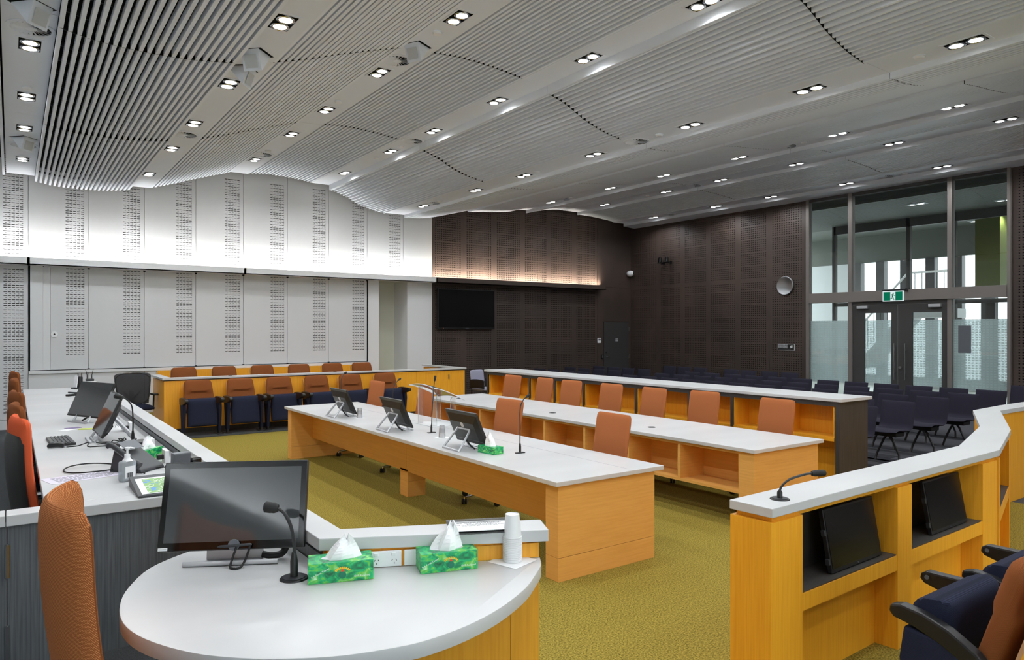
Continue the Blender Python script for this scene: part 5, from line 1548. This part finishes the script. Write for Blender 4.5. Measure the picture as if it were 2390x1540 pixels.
# ---- clutter on the clerks desk
kb = thing('keyboard', 'black computer keyboard on the clerks desk', 'keyboard', (0.30, 6.28, 1.0), PI / 2 + 0.05)
MB().box(-0.22, 0.22, -0.075, 0.075, 0, 0.018).build('keyboard_case', 'black_plastic', kb, bevel=0.004)
key = MB().box(-0.0085, 0.0085, -0.008, 0.008, 0, 0.006).build('key', 'dark_plastic', kb, bevel=0.0015)
for r_ in range(5):
    for q_ in range(19):
        o = key if (r_ == 0 and q_ == 0) else bpy.data.objects.new('key', key.data)
        if o is not key:
            col.objects.link(o); o.parent = kb
        o.location = (-0.20 + q_ * 0.0222, -0.052 + r_ * 0.0235, 0.017)
ms = thing('computer_mouse', 'small black mouse beside the keyboard', 'mouse', (0.265, 6.0, 1.0), 1.2)
MB().pad(lambda u, v: ((u * 0.03, v * 0.055, 0.016 + 0.008 * (1 - v * v)), (0, 0, 1)), 0.032, 8, 10).build('mouse_shell', 'black_plastic', ms, smooth=True, weld=True)
MB().box(-0.003, 0.003, 0.02, 0.035, 0.036, 0.042).build('mouse_wheel', 'grey_plastic', ms)

sb = thing('sanitiser_bottle', 'clear hand sanitiser pump bottle beside the desk phone', 'bottle', (0.526, 4.45, 1.0), 0.5)
MB().box(-0.042, 0.042, -0.025, 0.025, 0, 0.115).build('bottle_body', 'gel', sb, bevel=0.016, seg=3, smooth=True)
MB().lathe([(0.028, 0.112), (0.018, 0.125), (0.015, 0.13), (0.015, 0.15)], 16).build('bottle_neck', 'white_plastic', sb, smooth=True)
MB().lathe([(0.006, 0.15), (0.006, 0.175), (0.012, 0.178), (0.012, 0.188), (0, 0.19)], 12).tube([(0, 0, 0.183), (0.02, 0.0, 0.183), (0.042, 0, 0.176)], 0.005, 6).build('pump_head', 'white_plastic', sb, smooth=True)
MB().box(-0.03, 0.03, -0.0265, -0.0255, 0.02, 0.085).build('bottle_label', 'paper', sb)
bc = MB()
for k in range(9):
    bc.box(-0.022 + k * 0.004, -0.0205 + k * 0.004 + 0.001 * (k % 3), -0.0275, -0.0265, 0.024, 0.05)
bc.build('barcode', 'print_black', sb)

ph = thing('desk_phone', 'dark grey desk phone with its handset and coiled cord on the clerks desk', 'telephone', (0.62, 4.78, 1.0), 0.75)
MB().add([(-0.10, -0.11, 0), (0.10, -0.11, 0), (0.10, 0.11, 0), (-0.10, 0.11, 0), (-0.10, -0.10, 0.02), (0.10, -0.10, 0.02), (0.10, 0.08, 0.13), (-0.10, 0.08, 0.13)], [(0, 3, 2, 1), (4, 5, 6, 7), (0, 1, 5, 4), (1, 2, 6, 5), (2, 3, 7, 6), (3, 0, 4, 7)], T(0, 0, 0)).build('phone_body', 'dark_plastic', ph, bevel=0.008)
MB().tube(cr([(-0.13, -0.12, 0.05), (-0.13, -0.08, 0.075), (-0.13, 0.05, 0.155), (-0.13, 0.09, 0.165)], 4), [0.022] * 4 + [0.015] * 8 + [0.022], 10).build('handset', 'dark_plastic', ph, smooth=True)
MB().box(-0.06, 0.08, -0.001, 0.001, -0.02, 0.06, T(0, 0.04, 0.135) @ rotm(-1.0, 0, 0)).build('phone_display', 'grey_plastic', ph)
cp = []
for k in range(140):
    s_ = k / 139
    cp.append((-0.16 - 0.10 * math.sin(PI * s_) + 0.010 * math.cos(k * 0.9), -0.13 + 0.05 * s_ + 0.0 * k, 0.014 + 0.010 * math.sin(k * 0.9)))
MB().tube(cp, 0.003, 5).build('coiled_cord', 'black_rubber', ph)
lp = []
for k in range(30):
    a = 2 * PI * k / 29
    lp.append((-0.06 + 0.14 * math.cos(a + 2.6), 0.25 + 0.17 * math.sin(a + 2.6), 0.006 + 0.01 * math.sin(a) ** 2))
MB().tube(lp, 0.004, 6).build('phone_cable', 'black_rubber', ph, smooth=True)

ty = thing('document_tray', 'grey angled document tray holding a green map at the near end of the clerks desk', 'tray', (0.635, 4.15, 1.0), 0.0)
MB().add([(-0.12, -0.20, 0), (0.16, -0.20, 0), (0.16, 0.15, 0), (-0.12, 0.15, 0), (-0.12, -0.20, 0.012), (0.16, -0.20, 0.012), (0.16, 0.15, 0.05), (-0.12, 0.15, 0.05)], [(0, 3, 2, 1), (4, 5, 6, 7), (0, 1, 5, 4), (1, 2, 6, 5), (2, 3, 7, 6), (3, 0, 4, 7)]).build('tray_body', 'dark_plastic', ty, bevel=0.006)
MB().box(-0.10, 0.15, -0.185, 0.09, 0.0, 0.001, T(0, 0, 0.0345) @ rotm(math.atan(0.038 / 0.35), 0, 0)).build('tray_page', 'paper', ty)
MB().box(-0.07, 0.15, -0.175, 0.07, 0.001, 0.002, T(0, 0, 0.0345) @ rotm(math.atan(0.038 / 0.35), 0, 0)).build('map_page', 'map_print', ty)

dp = MB().box(-0.19, 0.19, -0.1, 0.1, 0, 0.001).build('printed_sheet', 'paper_lilac'); dp.location = (0.34, 4.72, 1.0005); dp.rotation_euler = (0, 0, 0.25)
tag(dp, 'pale lilac printed sheet lying on the clerks desk', 'paper')
bars('sheet_text', 7, 0.30, 0.022, 'print_grey', dp, T(0, 0, 0.0012), 9)
for k, (x, y, a, mat, nm_) in enumerate(((0.43, 7.12, 0.3, 'card_purple', 'small purple card on the clerks desk below the far monitor'), (0.52, 6.98, -0.4, 'card_lime', 'lime green note on the clerks desk below the far monitor'), (0.38, 7.0, 0.8, 'paper', 'small white slip on the clerks desk beside the purple card'))):
    q = MB().box(-0.055, 0.055, -0.04, 0.04, 0, 0.002).build('note_card', mat); q.location = (x, y, 1.0005 + 0.0 * k); q.rotation_euler = (0, 0, a)
    tag(q, nm_, 'note')
bx = thing('control_box', 'low black equipment box with loose cables on the clerks desk', 'equipment', (0.70, 5.72, 1.0), 0.25)
MB().box(-0.11, 0.11, -0.075, 0.075, 0, 0.04).build('box_case', 'black_plastic', bx, bevel=0.004)
MB().box(-0.105, -0.075, -0.0765, -0.0745, 0.008, 0.03).build('box_label', 'sign_white', bx)
cb = MB()
rr = random.Random(4)
for k in range(5):
    pts = [(-0.12 + 0.05 * k, 0.06, 0.02)]
    for q_ in range(5):
        pts.append((pts[-1][0] + rr.uniform(-0.09, 0.05), 0.08 + q_ * 0.05 + rr.uniform(-0.03, 0.03), rr.uniform(0.006, 0.05)))
    cb.tube(cr(pts, 4), 0.004, 5)
cb.build('cable_tangle', 'black_rubber', bx, smooth=True, kind='stuff')
for k, (x, y, h) in enumerate(((0.80, 6.6, 0.05), (0.80, 5.5, 0.055), (0.80, 4.95, 0.05))):
    t = thing('desk_socket', 'white upright socket plate at the back of the clerks desk, %s from the near end' % ordinal(2 - k), 'outlet', (x, y, 1.0), 0)
    MB().box(-0.012, 0.012, -0.06, 0.06, 0, h + 0.03).build('socket_plate', 'white_plastic', t, bevel=0.003)
    MB().box(-0.05, -0.012, -0.02, 0.02, 0.02, 0.05).build('plug', 'black_plastic', t, bevel=0.004)
for k, (x, y) in enumerate(((0.80, 4.62), (0.795, 4.30))):
    t = thing('power_adapter', 'black power adapter brick on the clerks desk, %s one' % ('farther', 'nearer')[k], 'adapter', (x, y, 1.0), 0.4)
    MB().box(-0.03, 0.03, -0.06, 0.06, 0, 0.03).build('adapter_case', 'black_plastic', t, bevel=0.006)
    MB().tube(cr([(0, 0.06, 0.015), (-0.03, 0.12, 0.01), (-0.10, 0.14, 0.006), (-0.16, 0.05, 0.006)], 4), 0.004, 6).build('adapter_cord', 'black_rubber', t, smooth=True)
fs_ = thing('card_terminal', 'upright grey handset cradle behind the near monitor', 'device', (0.72, 4.05, 1.0), 0.3)
MB().box(-0.045, 0.045, -0.02, 0.02, 0.0, 0.20, rotm(0.1, 0, 0)).build('cradle_body', 'grey_plastic', fs_, bevel=0.008)
MB().box(0.05, 0.11, -0.03, 0.03, 0.05, 0.16).build('cradle_receiver', 'glossy_black', fs_, bevel=0.01)
th_ = thing('vacuum_flask', 'black and steel flask at the far end of the clerks desk', 'flask', (0.80, 11.85, 1.0))
MB().lathe([(0.036, 0), (0.036, 0.16), (0.03, 0.175)], 16).build('flask_body', 'black_plastic', th_, smooth=True)
MB().lathe([(0.031, 0.175), (0.031, 0.225), (0.0, 0.23)], 16).build('flask_cap', 'steel', th_, smooth=True)
wb = thing('paper_holder', 'small white paper holder beside the far flask', 'holder', (0.74, 11.85, 1.0), 0.3)
MB().box(-0.035, 0.035, -0.05, 0.05, 0, 0.02).build('holder_base', 'black_plastic', wb)
MB().box(-0.004, 0.004, -0.05, 0.05, 0.02, 0.19, rotm(0, 0.12, 0)).build('holder_sheet', 'paper', wb)
an = thing('wireless_receiver', 'small black receiver with two thin aerials at the far end of the desk', 'receiver', (0.93, 11.95, 1.10))
MB().box(-0.05, 0.05, -0.06, 0.06, 0, 0.03).build('receiver_case', 'black_plastic', an, bevel=0.004)
for s in (-1, 1):
    MB().tube([(0.03 * s, 0.05, 0.03), (0.03 * s, 0.05, 0.08), (0.03 * s + 0.02 * s, 0.06, 0.17)], [0.007, 0.006, 0.003], 6).build('aerial', 'black_plastic', an)
lt = thing('hole_punch', 'small black desk tool near the far end of the clerks desk', 'desk tool', (0.64, 10.6, 1.0), 0.6)
MB().box(-0.08, 0.08, -0.03, 0.03, 0, 0.025).build('tool_base', 'black_plastic', lt, bevel=0.005)
MB().box(-0.06, 0.06, -0.02, 0.02, 0.03, 0.05, rotm(0, 0.12, 0)).build('tool_lever', 'dark_plastic', lt, bevel=0.005)
bd = thing('ring_binder', 'open binder and folders behind the edge-on monitor', 'binder', (0.70, 6.75, 1.0), 0.15)
MB().box(-0.10, 0.10, -0.14, 0.14, 0, 0.018).build('binder_pages', 'paper', bd)
MB().box(-0.115, -0.105, -0.15, 0.15, 0, 0.20, rotm(0, 0.5, 0)).build('binder_cover', 'black_plastic', bd)
MB().tube([(0.02, 0.05, 0.018), (0.03, 0.05, 0.045), (0.05, 0.05, 0.018)], 0.003, 5).build('binder_ring', 'steel', bd)
for k, x in enumerate((3.28, 5.28)):
    q = MB().lathe([(0, 0.008), (0.03, 0.008), (0.035, 0)], 14).build('rail_port', 'black_plastic'); q.location = (x, JF - 0.0 + 0.02, 1.0)
    tag(q, 'small black cap on the jury capping rail, %s one' % ('left', 'right')[k], 'cap')
